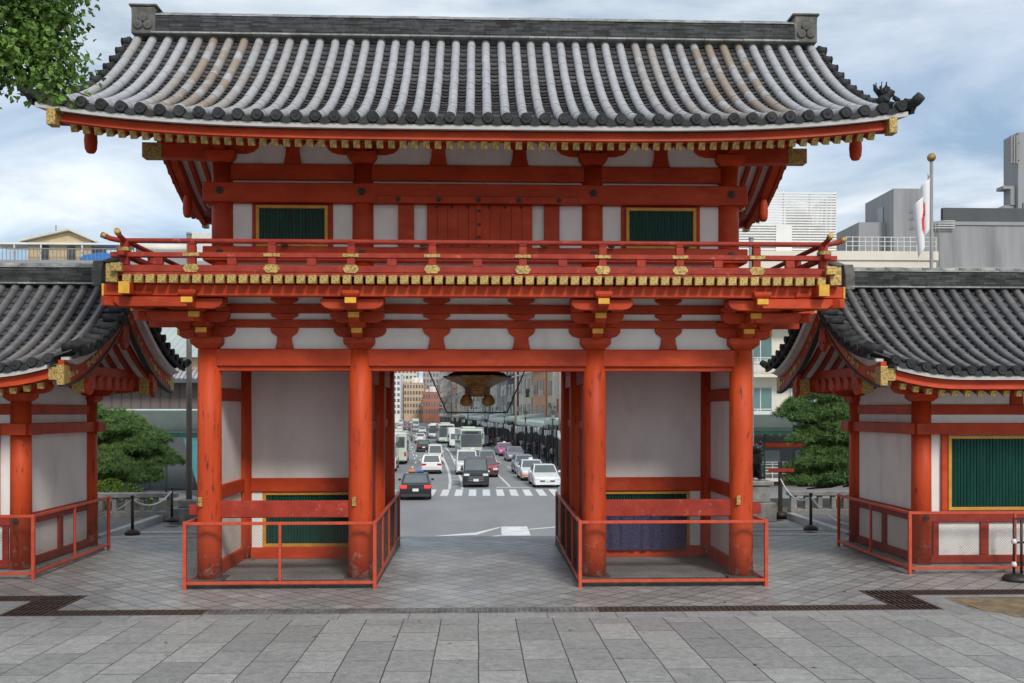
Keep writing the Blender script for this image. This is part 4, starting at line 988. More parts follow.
# stairs down to the street
mb = MB()
zs = GZ; y = 20.4
for s in (-1, 1): mb.box(s * 4.4, s * 7.9, 20.4, 21.6, GZ - .5, GZ - .05); mb.box(s * 4.4, s * 7.9, 21.6, 24.25, GZ - .6, GZ - .11)
y = 20.4; z = GZ
while z > -2.5:
    z -= .155; w_ = 4.4 if y < 24.2 else 7.9; mb.box(-w_, w_, y, y + .36, z - .4, z); y += .36
YST = y
o = mb.build('stone_steps', 'stone', bevel=.01); tag(o, 'wide grey stone stairway going down from the gate to the street', 'steps')
for s in (-1, 1):
    o = MB().box(s * 7.88, s * 8.06, 20.3, 24.3, GZ - .4, GZ + .06).build('kerb', 'palestone', bevel=.01)
    tag(o, 'pale stone kerb along the gravel on the %s side of the steps' % ('left' if s < 0 else 'right'), 'kerb')
    o = MB().box(s * 4.6, s * 7.87, 20.3, 20.62, GZ - .3, GZ + .012).box(s * 4.6, s * 7.87, 21.45, 21.78, GZ - .3, GZ - .03).build('step_edge', 'palestone', bevel=.01)
    tag(o, 'pale worn stone step edges beside the %s of the gate' % ('left' if s < 0 else 'right'), 'steps')

# ------------------------------------------------------------------ mesh fences
def wire_panel(mb, p, q, z0, z1, pitch=.045, t=.0014):
    p = Vector(p); q = Vector(q); L = (q - p).length; d = (q - p) / L; h = z1 - z0
    nx = Vector((d.y, -d.x, 0))
    k = -h
    while k < L:
        for sgn in (1, -1):
            a0, a1 = max(0, k), min(L, k + h)
            if a1 - a0 < .01: continue
            if sgn > 0: A = p + d * a0 + Vector((0, 0, z0 + (a0 - k))); B = p + d * a1 + Vector((0, 0, z0 + (a1 - k)))
            else: A = p + d * a0 + Vector((0, 0, z1 - (a0 - k))); B = p + d * a1 + Vector((0, 0, z1 - (a1 - k)))
            mb.bar(A + nx * t * sgn * .5, B + nx * t * sgn * .5, t * 1.6, t * 1.2, up=(nx.x, nx.y, 0.01))
        k += pitch
def fence(label, pts, zt=.92, zb=.10, zg=GZ, extra=None, bays=None):
    t = empty('mesh_fence', (pts[0][0], pts[0][1], zg), label, 'fence', 'orange red mesh fences around the gate')
    up = MB();
    for i in range(len(pts) - 1):
        p = Vector((*pts[i], 0)); q = Vector((*pts[i + 1], 0)); d = (q - p).normalized()
        for z, nm in ((zt, 'top_rail'), (zb, 'bottom_rail')):
            MB().bar(p + d * .026 + Vector((0, 0, zg + z)), q - d * .026 + Vector((0, 0, zg + z)), .045, .045).build(nm, 'fencered', t, bevel=.004)
        w = MB(); wire_panel(w, p + d * .03, q - d * .03, zg + zb, zg + zt); w.build('wire_mesh', 'wire', t)
        n = bays[i] if bays else 1
        for k in range(1, n):
            c = p + (q - p) * k / n
            MB().bar(c + Vector((0, 0, zg + zb + .023)), c + Vector((0, 0, zg + zt - .023)), .04, .04).build('post', 'fencered', t, bevel=.004)
    for x, y in pts:
        MB().box(x - .026, x + .026, y - .026, y + .026, zg - .005, zg + zt + .03).build('post', 'fencered', t, bevel=.004)
    return t
fence('orange red mesh fence around the left bay of the gate and back along the passage', [(-4.36, 15.9), (-4.36, 14.42), (-1.55, 14.42), (-1.62, 19.6)], bays=[1, 2, 4], zt=.985)
fence('orange red mesh fence around the right bay of the gate, dark blue cloth behind it', [(4.36, 15.9), (4.36, 14.42), (1.53, 14.42), (1.60, 19.6)], bays=[1, 1, 4], zt=.985)
fence('orange red mesh fence around the left side hall', [(-7.1, 18.7), (-7.02, 15.4), (-14, 15.4)], bays=[2, 4], zt=1.0)
fence('orange red mesh fence around the right side hall', [(7.1, 18.7), (7.02, 15.4), (14, 15.4)], bays=[2, 4], zt=1.0)

# dark blue cloth hung behind the right bay fence
random.seed(8)
mb = MB(); n = 60; vs = []; fs = []
for i in range(n + 1):
    x = 2.0 + 1.62 * i / n
    yy = GM - .14 + .02 * math.sin(i * .9) + .012 * math.sin(i * 2.3)
    for z in (.14, .4, .66, .86): vs.append((x, yy + .01 * math.sin(i * .7 + z * 4), z))
for i in range(n):
    for j in range(3): fs.append((i * 4 + j, i * 4 + j + 1, i * 4 + 5 + j, i * 4 + 4 + j))
mb.add(vs, fs, smooth=True)
mb.add([(x, y + .008, z) for x, y, z in vs], fs, smooth=True)
o = mb.build('cloth', 'cloth'); tag(o, 'dark blue patterned cloth hanging in the right bay behind the mesh', 'cloth')

# ------------------------------------------------------------------ hanging bronze lantern and its frame
LX, LY = -.02, 18.0
lan = empty('hanging_lantern', (LX, LY, 2.6), 'large old bronze lantern hanging in the gate passage', 'lantern')
c = (LX, LY, 0)
MB().lathe([(.56, 3.225), (.50, 3.27), (.40, 3.30), (.40, 3.515), (.3, 3.518)], c, n=6, smooth=False).build('body', 'bronzedark', lan, bevel=.01)
MB().lathe([(.24, 2.985), (.30, 3.03), (.42, 3.09), (.56, 3.15), (.64, 3.185), (.64, 3.215), (.5, 3.224)], c, n=6, smooth=False).build('brim', 'bronze', lan, bevel=.008)
MB().lathe([(.27, 2.83), (.245, 2.85), (.235, 2.89), (.245, 2.92), (.235, 2.95), (.25, 2.984)], c, n=6, smooth=False).build('neck', 'bronze', lan, bevel=.006)
for k in range(4):
    a = PI / 4 + PI / 2 * k
    f = MB(); f.lathe([(.03, 2.65), (.085, 2.665), (.12, 2.71), (.115, 2.77), (.085, 2.82), (.06, 2.86)], (LX + .29 * math.cos(a), LY + .29 * math.sin(a), 0), n=14)
    f.build('foot', 'bronze', lan)
fr = MB()
A = [(-.97, 3.36), (-.61, 2.53), (.55, 2.53), (.90, 3.36)]
for p, q in zip(A[:-1], A[1:]): fr.bar((p[0], 18.5, p[1]), (q[0], 18.5, q[1]), .018, .024)
o = fr.build('lantern_hanger', 'black'); tag(o, 'thin black iron hanger under the rear beam behind the lantern', 'hanger')

# ------------------------------------------------------------------ chain posts, balustrades, poles, statue
def stanchion(x, y, h, label):
    t = empty('chain_post', (x, y, GZ), label, 'post', 'brown chain posts beside the gate')
    MB().lathe([(.16, 0), (.165, .05), (.13, .10), (.05, .125)], (x, y, GZ), n=20).build('base', 'post', t)
    MB().tube([(x, y, GZ + .10), (x, y, GZ + h)], .032, n=12).build('pole', 'post', t)
    MB().lathe([(.035, 0), (.045, .02), (.03, .05)], (x, y, GZ + h), n=12).build('cap', 'post', t)
stanchion(-7.43, 20.9, .80, 'brown chain post on the left, nearer of two, beside gravel')
stanchion(-7.35, 23.3, .78, 'brown chain post on the left, farther of two, close to the stone pillar')
stanchion(7.42, 21.2, .78, 'brown chain post on the right, short one holding the chain midway')
stanchion(10.2, 21.0, .78, 'brown chain post on the right gravel, beside the side hall')
def chain(p, q, sag, label):
    pts = []
    for i in range(17):
        t = i / 16; pts.append((p[0] + (q[0] - p[0]) * t, p[1] + (q[1] - p[1]) * t, p[2] + (q[2] - p[2]) * t - sag * 4 * t * (1 - t)))
    o = MB().tube(pts, .017, n=6).build('chain', 'chain'); tag(o, label, 'chain', 'white chains strung between posts')
chain((-7.43, 20.9, .66), (-9.6, 20.2, .5), .42, 'white chain sagging left from the nearer left post')
chain((-7.43, 20.9, .66), (-7.35, 23.3, .64), .22, 'white chain strung between the two left posts')
chain((7.42, 21.2, .64), (8.1, 19.2, .40), .35, 'white chain sagging from the short right post to the side hall fence')
chain((7.42, 21.2, .64), (7.62, 24.0, .86), .26, 'white chain between the short right post and the tall cross-barred post')
t = empty('sign_post', (7.62, 24.0, GZ), 'tall brown post with a crossbar and round base on the right', 'post')
MB().lathe([(.16, 0), (.165, .05), (.13, .10), (.05, .125)], (7.62, 24.0, GZ), n=20).build('base', 'post', t)
MB().box(7.575, 7.665, 23.96, 24.04, GZ + .1, 1.28).build('pole', 'post', t, bevel=.006)
MB().box(7.3, 7.95, 23.93, 23.959, 1.02, 1.11).build('crossbar', 'redrail', t, bevel=.005)

def balustrade(xa, xb, y, label):
    t = empty('stone_balustrade', ((xa + xb) / 2, y, GZ), label, 'balustrade', 'stone balustrades behind the gate')
    MB().box(xa, xb, y - .16, y + .16, GZ - .1, GZ + .14).build('base', 'stone', t, bevel=.015)
    MB().box(xa - .03, xb + .03, y - .13, y + .13, GZ + .48, GZ + .60).build('coping', 'stone', t, bevel=.015)
    x = xa + .12; i = 0
    while x < xb - .1:
        w = .16 if i % 4 == 0 else .12
        MB().taper(x + random.uniform(-.01, .01), y, GZ + .14, GZ + .48, w, .16, w * .92, .15).build('baluster', 'stone', t, bevel=.01); x += .34; i += 1
balustrade(-13.0, -7.62, 24.5, 'grey stone balustrade left of the gate, under the round pine')
balustrade(8.0, 13.0, 24.5, 'grey stone balustrade right of the gate, under the tall pine')
def pole(x, y, zt, m, label, r0=.075):
    t = empty('tall_pole', (x, y, GZ), label, 'pole')
    MB().tube([(x, y, GZ), (x, y, 2.0), (x, y, zt)], [r0, r0 * .95, r0 * .8], n=14).build('shaft', m, t)
    MB().lathe([(.06, 0), (.075, .03), (.05, .08)], (x, y, zt), n=12).build('cap', 'polegrey', t)
    return t
t = pole(-7.15, 24.0, 6.9, 'polewood', 'weathered brown pole on a stone block left of the gate')
MB().box(-7.55, -6.75, 23.7, 24.35, GZ - .12, GZ + .28).build('foot_block', 'stone', t, bevel=.02)
MB().box(-7.38, -6.92, 23.8, 24.25, GZ + .281, GZ + .48).build('foot_block', 'stone', t, bevel=.02)
pole(7.22, 25.2, 7.1, 'polegrey', 'plain grey metal pole right of the gate')
o = MB().box(6.55, 7.45, 23.75, 24.6, GZ - .12, GZ + .36).box(6.68, 7.32, 23.85, 24.5, GZ + .361, GZ + .78).box(6.6, 7.4, 23.8, 24.55, GZ + .781, GZ + .9).build('statue_pedestal', 'stone', bevel=.02)
tag(o, 'stepped grey stone pedestal under the lion statue', 'pedestal')
# lion statue: seated body grown as one skin
def skin(name, joints, edges, m, parent=None, sub=2, loc=(0, 0, 0)):
    me = bpy.data.meshes.new(name); me.from_pydata([j[:3] for j in joints], edges, [])
    ob = bpy.data.objects.new(name, me); C.objects.link(ob)
    sk = ob.modifiers.new('skin', 'SKIN')
    for v, j in zip(me.skin_vertices[0].data, joints): v.radius = (j[3], j[3] if len(j) < 5 else j[4])
    me.skin_vertices[0].data[0].use_root = True
    if sub: s_ = ob.modifiers.new('sub', 'SUBSURF'); s_.levels = sub; s_.render_levels = sub
    dg = bpy.context.evaluated_depsgraph_get(); ev = ob.evaluated_get(dg)
    nm = bpy.data.meshes.new_from_object(ev); ob.modifiers.clear(); ob.data = nm; bpy.data.meshes.remove(me)
    for p in nm.polygons: p.use_smooth = True
    nm.materials.clear(); nm.materials.append(M[m]); ob.location = loc
    if parent is not None: ob.parent = parent
    nm.name = name
    return ob
lz = GZ + .9
J = [(0, .25, .22, .17), (0, .08, .42, .17), (0, -.08, .58, .16), (0, -.13, .76, .15), (0, -.24, .84, .11), (0, -.36, .80, .075),   # spine, head, muzzle
     (.13, -.12, .42, .07), (.14, -.18, .15, .06), (.14, -.22, .04, .075), (-.13, -.12, .42, .07), (-.14, -.18, .15, .06), (-.14, -.22, .04, .075),
     (.16, .18, .16, .12), (.17, .0, .06, .08), (-.16, .18, .16, .12), (-.17, .0, .06, .08), (0, .38, .40, .08), (0, .40, .62, .10), (0, .34, .80, .05)]
E_ = [(0, 1), (1, 2), (2, 3), (3, 4), (4, 5), (2, 6), (6, 7), (7, 8), (2, 9), (9, 10), (10, 11), (0, 12), (12, 13), (0, 14), (14, 15), (0, 16), (16, 17), (17, 18)]
li = skin('lion_statue', J, E_, 'lionstone', loc=(7.0, 24.15, lz))
tag(li, 'dark seated guardian lion statue on a stone pedestal behind the right column', 'statue')
mb = MB()
for k in range(26):
    a = k * 2.4; rr = .15 + .02 * (k % 3); zz_ = .62 + .011 * k
    mb.lathe([(.02, -.05), (.055, -.02), (.055, .02), (.02, .05)], (rr * math.cos(a), -.06 + rr * math.sin(a) * .8 + .03, zz_), n=8)
for s in (-1, 1): mb.tube([(s * .1, -.16, .93), (s * .14, -.12, 1.0)], [.04, .015], n=8)
mn = mb.build('mane', 'lionstone'); mn.parent = li

# right-edge barrier stand
t = empty('barrier_stand', (8.42, 14.75, GZ), 'black barrier stand with a heavy round foot at the right edge', 'barrier')
MB().lathe([(.20, 0), (.21, .04), (.17, .09), (.05, .12)], (8.42, 14.75, GZ), n=22).build('foot', 'black', t)
MB().lathe([(.20, 0), (.21, .04), (.17, .09), (.05, .12)], (9.7, 14.75, GZ), n=22).build('foot', 'black', t)
for x in (8.38, 8.5, 9.62, 9.74): MB().tube([(x, 14.75, GZ + .08), (x, 14.75, GZ + .98)], .02, n=10).build('upright', 'post', t)
for z in (.25, .60, .97): MB().bar((8.38, 14.75, GZ + z), (9.74, 14.75, GZ + z), .03, .03).build('rail', 'post', t)
for z in (.62, .26): MB().lathe([(.028, 0), (.045, .03), (.028, .08)], (8.38, 14.75, GZ + z - .04), n=10).build('rope_tie', 'chain', t)

# ------------------------------------------------------------------ flagpole
FX, FY = 11.5, 24.0
t = empty('flagpole', (FX, FY, GZ), 'slim dark flagpole with a gilt ball behind the right side hall', 'flagpole')
MB().tube([(FX, FY, GZ), (FX, FY, 8.9)], [.055, .04], n=12).build('shaft', 'polegrey', t)
MB().lathe([(.0, -.11)] + [(.11 * math.sin(PI * k / 10), -.11 * math.cos(PI * k / 10)) for k in range(1, 10)] + [(.0, .11)], (FX, FY, 9.0), n=18).build('finial_ball', 'bronze', t)
M['flag'] = None
m = bpy.data.materials.new('white flag with red disc'); m.use_nodes = True; tt = m.node_tree; b = tt.nodes['Principled BSDF']; b.inputs['Roughness'].default_value = .8
at = N(tt, 'ShaderNodeAttribute', attribute_name='disc'); mx_ = N(tt, 'ShaderNodeMix', data_type='RGBA'); tt.links.new(at.outputs['Fac'], mx_.inputs[0])
mx_.inputs[6].default_value = (.74, .73, .74, 1); mx_.inputs[7].default_value = (.60, .03, .04, 1); tt.links.new(mx_.outputs[2], b.inputs['Base Color']); M['flag'] = m
# a flag hanging limp: cloth coordinates (a along the fly, b down the hoist)
vs = []; fs = []; dv = []; na, nb = 36, 36
for i in range(na + 1):
    for j in range(nb + 1):
        a_, b_ = i / na * 1.9, j / nb * 1.3
        fold = .075 * (1 - .35 * j / nb)
        x = -.03 - .20 * a_ * (1 - .25 * b_) + fold * math.sin(a_ * 7.0)
        yy = .09 * math.sin(a_ * 7.0 + 1.4) * (1 - .2 * b_)
        z = 8.62 - b_ - .52 * a_ + .0
        vs.append((FX - .03 + x, FY + yy, z))
        dv.append(1.0 if (a_ - .95) ** 2 + (b_ - .65) ** 2 < .40 ** 2 else 0.0)
for i in range(na):
    for j in range(nb): k = i * (nb + 1) + j; fs.append((k, k + 1, k + nb + 2, k + nb + 1))
o = MB().add(vs, fs, smooth=True).build('flag', m); at_ = o.data.attributes.new('disc', 'FLOAT', 'POINT'); at_.data.foreach_set('value', dv)
sd = o.modifiers.new('thick', 'SOLIDIFY'); sd.thickness = .004
tag(o, 'limp white flag with a red disc hanging on the flagpole', 'flag')

# ------------------------------------------------------------------ planting, pines, overhanging tree
sheet('planting_bed', [rect(-40, -7.95, 24.66, 29.5, GZ - .05), rect(8.0, 40, 24.66, 29.5, GZ - .05),
                       [(-40, 29.5, GZ - .05), (-7.95, 29.5, GZ - .05), (-7.95, 29.8, -2.6), (-40, 29.8, -2.6)], [(8, 29.5, GZ - .05), (40, 29.5, GZ - .05), (40, 29.8, -2.6), (8, 29.8, -2.6)]], 'earth')
def needles(mb, c, r, n, L, upb=.5):
    for _ in range(n):
        d = Vector((random.gauss(0, 1), random.gauss(0, 1), random.gauss(upb, .8))).normalized()
        s = Vector((random.gauss(0, 1), random.gauss(0, 1), random.gauss(0, 1))).cross(d)
        if s.length < .01: continue
        s = s.normalized() * L * .055
        p = Vector(c) + d * r * random.uniform(.0, .5)
        mb.add([p - s, p + s, p + d * L * random.uniform(.7, 1.1)], [(0, 1, 2)])
def pine(x, y, z0, pads, label, trunk):
    t = empty('pine_tree', (x, y, z0), label, 'tree', 'pines behind the balustrades')
    tr = MB(); tr.tube(trunk, [.16 - .11 * i / (len(trunk) - 1) for i in range(len(trunk))], n=10)
    cr = MB()
    for (px_, py_, pz, rx, ry, rz) in pads:
        k = min(range(len(trunk)), key=lambda i: abs(trunk[i][2] - (pz - .15)))
        tp = Vector(trunk[k]); e = Vector((px_, py_, pz - rz * .5)); mid = (tp + e) / 2 + Vector((0, 0, -.06))
        tr.tube([tp, mid, e], [.06, .045, .02], n=7)
        nn = int(190 * rx * ry / .25 + 90)
        for _ in range(nn):
            a = random.uniform(0, 2 * PI); q = math.sqrt(random.random()); h = random.random()
            bump = 1 + .25 * math.sin(3 * a + px_ * 7)
            c = (px_ + rx * q * math.cos(a) * bump, py_ + ry * q * math.sin(a) * bump, pz + rz * (1 - q * q) * (h * 1.3 - .35) + random.gauss(0, .03))
            mb_n = random.randint(14, 22); needles(cr, c, .05, mb_n, .14)
    tr.build('trunk', 'bark', t); cr.build('crown', 'pine', t)
random.seed(21)
pads = []
for (a, b, z, rx, rz) in ((-10.9, 26.9, .75, .7, .34), (-9.5, 26.6, .72, .75, .34), (-10.2, 26.3, 1.0, .8, .38), (-9.1, 27.2, 1.12, .6, .34), (-11.3, 27.0, 1.35, .8, .4), (-10.2, 27.4, 1.5, .9, .42), (-9.35, 26.9, 1.55, .62, .36),
                          (-10.9, 26.7, 1.85, .75, .38), (-10.0, 27.0, 2.05, .62, .34), (-11.6, 27.1, 2.3, .6, .34), (-10.9, 27.2, 2.45, .5, .3), (-12.2, 27, 1.2, .8, .4), (-12.2, 26.8, 1.9, .6, .35)):
    pads.append((a + .08, b, z, rx * 1.12, rx * .95, rz * 1.3)); pads.append((a + random.uniform(-.3, .3), b + .2, z + .2, rx * .9, rx * .9, rz * 1.2))
pine(-11.0, 27.0, GZ - .05, pads, 'rounded dense pine behind the left balustrade', [(-11.4, 27.0, GZ - .1), (-11.2, 27.0, .5), (-10.8, 27.05, 1.2), (-10.7, 27.0, 1.9), (-10.9, 27.1, 2.4)])
pads = []
for (a, b, z, rx, rz) in ((9.3, 26.6, .62, .55, .3), (10.3, 26.5, .70, .7, .32), (11.2, 26.7, .8, .6, .32), (9.6, 26.3, 1.12, .5, .28), (10.5, 26.6, 1.22, .7, .32), (11.3, 26.8, 1.45, .6, .3), (9.55, 26.7, 1.75, .62, .3), (10.5, 26.5, 1.85, .7, .32),
                          (11.2, 27, 2.1, .6, .3), (9.5, 26.8, 2.35, .55, .26), (10.3, 26.8, 2.5, .65, .3), (10.0, 27.0, 2.95, .55, .26), (10.9, 27, 2.9, .5, .28), (9.75, 27.2, 3.2, .35, .22), (8.9, 26.9, 2.45, .3, .2), (9.0, 26.5, .62, .3, .2)):
    pads.append((a - .1, b, z, rx * 1.2, rx * 1.0, rz * 1.6)); pads.append((a - .1 + random.uniform(-.3, .3), b + .25, z + .27, rx * .95, rx * .9, rz * 1.3))
pine(10.6, 27.0, GZ - .05, pads, 'tall layered pine behind the right balustrade', [(10.5, 27.0, GZ - .1), (10.7, 27.0, .6), (10.4, 27.05, 1.4), (10.6, 27.0, 2.2), (10.2, 27.1, 2.9), (10.1, 27.1, 3.3)])
# bright clipped shrub under the left pine
mb = MB()
for _ in range(5200):
    a = random.uniform(0, 2 * PI); q = random.random() ** .5
    x = -9.9 + 1.5 * q * math.cos(a); y = 25.5 + .5 * q * math.sin(a)
    z = .08 + .66 * (1 - q ** 3) * random.uniform(.55, 1.06) + .04 * math.sin(x * 9)
    d = Vector((random.gauss(0, 1), random.gauss(0, 1), random.gauss(.6, .7))).normalized(); s_ = d.cross(Vector((random.random(), random.random(), .3))).normalized() * .018
    mb.add([(x - s_.x, y - s_.y, z - s_.z), (x + d.x * .035, y + d.y * .035, z + d.z * .035 ), (x + s_.x, y + s_.y, z + s_.z), (x - d.x * .01, y - d.y * .01, z - d.z * .01)], [(0, 1, 2, 3)])
sh = mb.build('shrub', 'shrub'); tag(sh, 'bright yellow green clipped shrub between balustrade and left pine', 'shrub')
st = MB()
for k in range(9): st.tube([(-10.1, 25.5, GZ - .05), (-10.1 + 1.1 * math.cos(k * 2.2), 25.5 + .35 * math.sin(k * 2.2), .35)], [.02, .008], n=5)
st.build('stem', 'bark', sh)

# broadleaf tree whose branch hangs into the upper left corner
random.seed(77)
t = empty('broadleaf_tree', (-8.6, 7.4, .0), 'leafy broadleaf branches hanging in at the upper left corner', 'tree')
tr = MB(); tr.tube([(-8.6, 7.4, -.1), (-8.5, 7.4, 1.5), (-8.35, 7.35, 3.2), (-8.2, 7.3, 4.6), (-8.3, 7.4, 6.4), (-8.4, 7.5, 8.0)], [.34, .27, .23, .19, .13, .05], n=14)
cr = MB()
tips = []
def limb(p, q, r0, r1, nseg=5):
    p = Vector(p); q = Vector(q); pts = [p + (q - p) * i / nseg + Vector((random.gauss(0, .05), random.gauss(0, .05), .12 * math.sin(PI * i / nseg))) * (1 if 0 < i < nseg else 0) for i in range(nseg + 1)]
    tr.tube(pts, [r0 + (r1 - r0) * i / nseg for i in range(nseg + 1)], n=7); return pts
def leafcloud(pts, n, spread, zdrop=.0):
    for _ in range(n):
        b_ = random.choice(pts); c0_ = Vector((random.gauss(b_.x, spread), random.gauss(b_.y, spread), random.gauss(b_.z - zdrop, spread * .75)))
        for _k in range(random.randint(8, 13)):
            c = c0_ + Vector((random.gauss(0, .07), random.gauss(0, .07), random.gauss(0, .06)))
            d = Vector((random.gauss(0, .8), random.gauss(0, .8), random.gauss(-.55, .5))).normalized(); L = random.uniform(.040, .066)
            s_ = d.cross(Vector((random.gauss(0, 1), random.gauss(0, 1), random.gauss(0, 1)))).normalized(); w = L * .34; up = s_.cross(d) * L * .1
            cr.add([c, c + d * L * .45 + s_ * w + up, c + d * L, c + d * L * .45 - s_ * w + up, c + d * L * .45], [(0, 1, 4), (1, 2, 4), (0, 4, 3), (4, 2, 3)])
l1 = limb((-8.3, 7.35, 3.9), (-3.35, 7.0, 5.15), .10, .015, 8)
l2 = limb((-8.2, 7.3, 4.5), (-3.45, 7.2, 5.95), .11, .02, 8)
l3 = limb((-8.3, 7.4, 5.5), (-4.0, 7.6, 7.2), .09, .02, 7)
t1 = limb(l1[6], (-3.05, 6.95, 4.95), .02, .006, 4); t2 = limb(l2[6], (-3.10, 7.05, 5.55), .02, .006, 4); t3 = limb(l2[7], (-2.98, 7.2, 5.85), .016, .005, 4); t4 = limb(l1[7], (-2.80, 7.0, 4.82), .012, .004, 4)
t5 = limb(l2[6], (-3.45, 7.05, 5.0), .016, .005, 4)
for (bx_, by_, bz_, br, nn_) in ((-3.42, 7.0, 5.28, .36, 150), (-3.12, 7.0, 5.12, .25, 95), (-2.94, 6.95, 4.96, .13, 26), (-3.45, 7.1, 5.72, .38, 160), (-3.10, 7.1, 5.58, .22, 60), (-3.05, 7.0, 5.34, .20, 55), (-3.30, 6.9, 4.98, .20, 50), (-3.75, 7.0, 5.1, .35, 90), (-3.05, 7.15, 5.82, .16, 36), (-3.02, 6.95, 4.83, .09, 14), (-3.75, 7.1, 5.9, .4, 130)):
    for _ in range(nn_):
        d_ = Vector((random.gauss(0, 1), random.gauss(0, 1), random.gauss(0, 1))).normalized() * br * random.random() ** .45
        leafcloud([Vector((bx_ - .03, by_, bz_ + .05)) + d_], 1, .02)
for L_, n_ in ((l1[2:6], 200), (l2[2:6], 260), (l3[2:], 420)): leafcloud(L_, n_, .3)
for k in range(7):
    a = 2 * PI * k / 7 + 2.2
    L_ = limb((-8.35, 7.4, 5.2 + .35 * (k % 4)), (-8.6 + 3.0 * math.cos(a) * (1 if math.cos(a) < 0 else .8), 7.4 + 3.0 * math.sin(a), 7.0 + .5 * (k % 3)), .09, .02, 6); leafcloud(L_[2:], 190, .42)
tr.build('trunk', 'bark', t); cr.build('crown', 'leaf', t)

# a few fallen leaves on the slabs
random.seed(3)
mb = MB()
for _ in range(34):
    x = random.uniform(-7, 7.5); y = random.uniform(7.5, 14.0); z = GZ + max(0, (12.3 - y)) * SL + .006
    if 12.6 < y < 13.1: continue
    a = random.uniform(0, 6.28); L = random.uniform(.025, .05); ca, sa = math.cos(a), math.sin(a)
    P_ = [(-L, 0, 0), (0, L * .45, .006), (L, 0, .012), (0, -L * .45, .004)]
    mb.add([(x + u * ca - v * sa, y + u * sa + v * ca, z + w_) for u, v, w_ in P_], [(0, 1, 2, 3)])
M['fallen'] = mat('fallen leaf', (.30, .16, .05), (.16, .12, .04), .8, scale=3, island=.4)
o = mb.build('leaf_litter', 'fallen'); o['kind'] = 'stuff'
# ------------------------------------------------------------------ the street beyond the gate
ZS = -2.55
sheet('ground', [rect(-3000, 3000, YST - .2, 5000, ZS - .01)], 'asphalt')
sheet('ground_under_shrine', [rect(-200, 200, -60, YST + .5, -2.7)], 'earth')
cxr = lambda Y: 6.85 - .0875 * (Y - 80)           # right kerb line
cxl = lambda Y: -10.6 - .0875 * (Y - 92)          # left kerb line
mb = MB()
for f, s, wd in ((cxr, 1, 4.0), (cxl, -1, 4.0)):
    for a, b in ((68, 180), (180, 420)):
        mb.add([(f(a), a, ZS - .02), (f(a) + s * wd, a, ZS - .02), (f(b) + s * wd, b, ZS - .02), (f(b), b, ZS - .02), (f(a), a, ZS + .14), (f(a) + s * wd, a, ZS + .14), (f(b) + s * wd, b, ZS + .14), (f(b), b, ZS + .14)],
               [(4, 5, 6, 7), (0, 1, 5, 4), (1, 2, 6, 5), (2, 3, 7, 6), (3, 0, 4, 7)])
mb.box(7.9, 40, 61.5, 67.95, ZS - .02, ZS + .138); mb.box(-45, -8.7, 54, 67.95, ZS - .02, ZS + .138)
o = mb.build('pavement', 'pavement'); o['kind'] = 'structure'
# painted markings: crosswalk, stop line, median, lane lines, arrows
pm = MB(); zp = ZS - .006
x = -9.2
while x < 7.4: pm.add(rect(x, x + .46, 57.9, 62.6, zp), [(0, 1, 2, 3)]); x += .86
pm.add(rect(1.2, 5.6, 64.1, 64.5, zp), [(0, 1, 2, 3)])
def stripe(pts, w):
    for (x0, y0), (x1, y1) in zip(pts[:-1], pts[1:]): pm.add([(x0, y0, zp), (x0 + w, y0, zp), (x1 + w, y1, zp), (x1, y1, zp)], [(0, 1, 2, 3)])
stripe([(-2.0, 63.2), (-2.15, 70), (-2.55, 80), (-3.2, 92), (-4.2, 109), (-5.6, 128), (-7.4, 150)], .20)
stripe([(-1.15, 63.2), (-1.3, 70), (-1.75, 80), (-2.5, 97), (-3.5, 117), (-5.0, 140)], .18)
for k in range(6):
    y = 64.6 + k * 3.4; xm = -1.95 - .035 * (y - 63); pm.add([(xm + .1, y, zp), (xm + .75, y + .9, zp), (xm + .75, y + 1.15, zp), (xm + .1, y + .25, zp)], [(0, 1, 2, 3)])
stripe([(2.05, 65.0), (1.45, 78.0)], .16)
for k in range(14):
    y = 84 + k * 10; stripe([(cxr(y) - 3.5, y), (cxr(y + 5) - 3.5, y + 5)], .15)
for k in range(16):
    y = 70 + k * 8; xx = -5.5 - .03 * (y - 70) - .055 * max(0, y - 95); stripe([(xx, y), (xx - .2, y + 3.5)], .14)
for k in range(18):
    y = 108 + k * 13; stripe([(-5.0 - .0875 * (y - 108) - 2, y), (-5.4 - .0875 * (y - 108) - 2, y + 5)], .16)
for k in range(10): pm.add(rect(-22 + k * 1.0, -21.5 + k * 1.0, 203, 207, zp), [(0, 1, 2, 3)])
pm.add([(.95, 39.4, zp), (2.15, 39.4, zp), (2.15, 42.5, zp), (1.0, 42.5, zp)], [(0, 1, 2, 3)])
pm.add([(-1.9, 39.3, zp), (-.1, 40.5, zp), (.95, 42.4, zp), (.95, 42.1, zp), (.0, 39.9, zp), (-.1, 39.7, zp)], [(0, 1, 2, 3, 4, 5)])
pm.add([(2.16, 41.6, zp), (5.2, 43.6, zp), (5.2, 43.35, zp), (2.16, 41.3, zp)], [(0, 1, 2, 3)])
pm.add([(0.0, 38.9, zp), (.95, 39.6, zp), (.95, 39.4, zp), (0.2, 38.7, zp)], [(0, 1, 2, 3)])
pm.add([(2.0, 38.7, zp), (5.4, 39.6, zp), (5.4, 39.4, zp), (2.2, 38.5, zp)], [(0, 1, 2, 3)])
o = pm.build('road_markings', 'paint'); o['kind'] = 'structure'

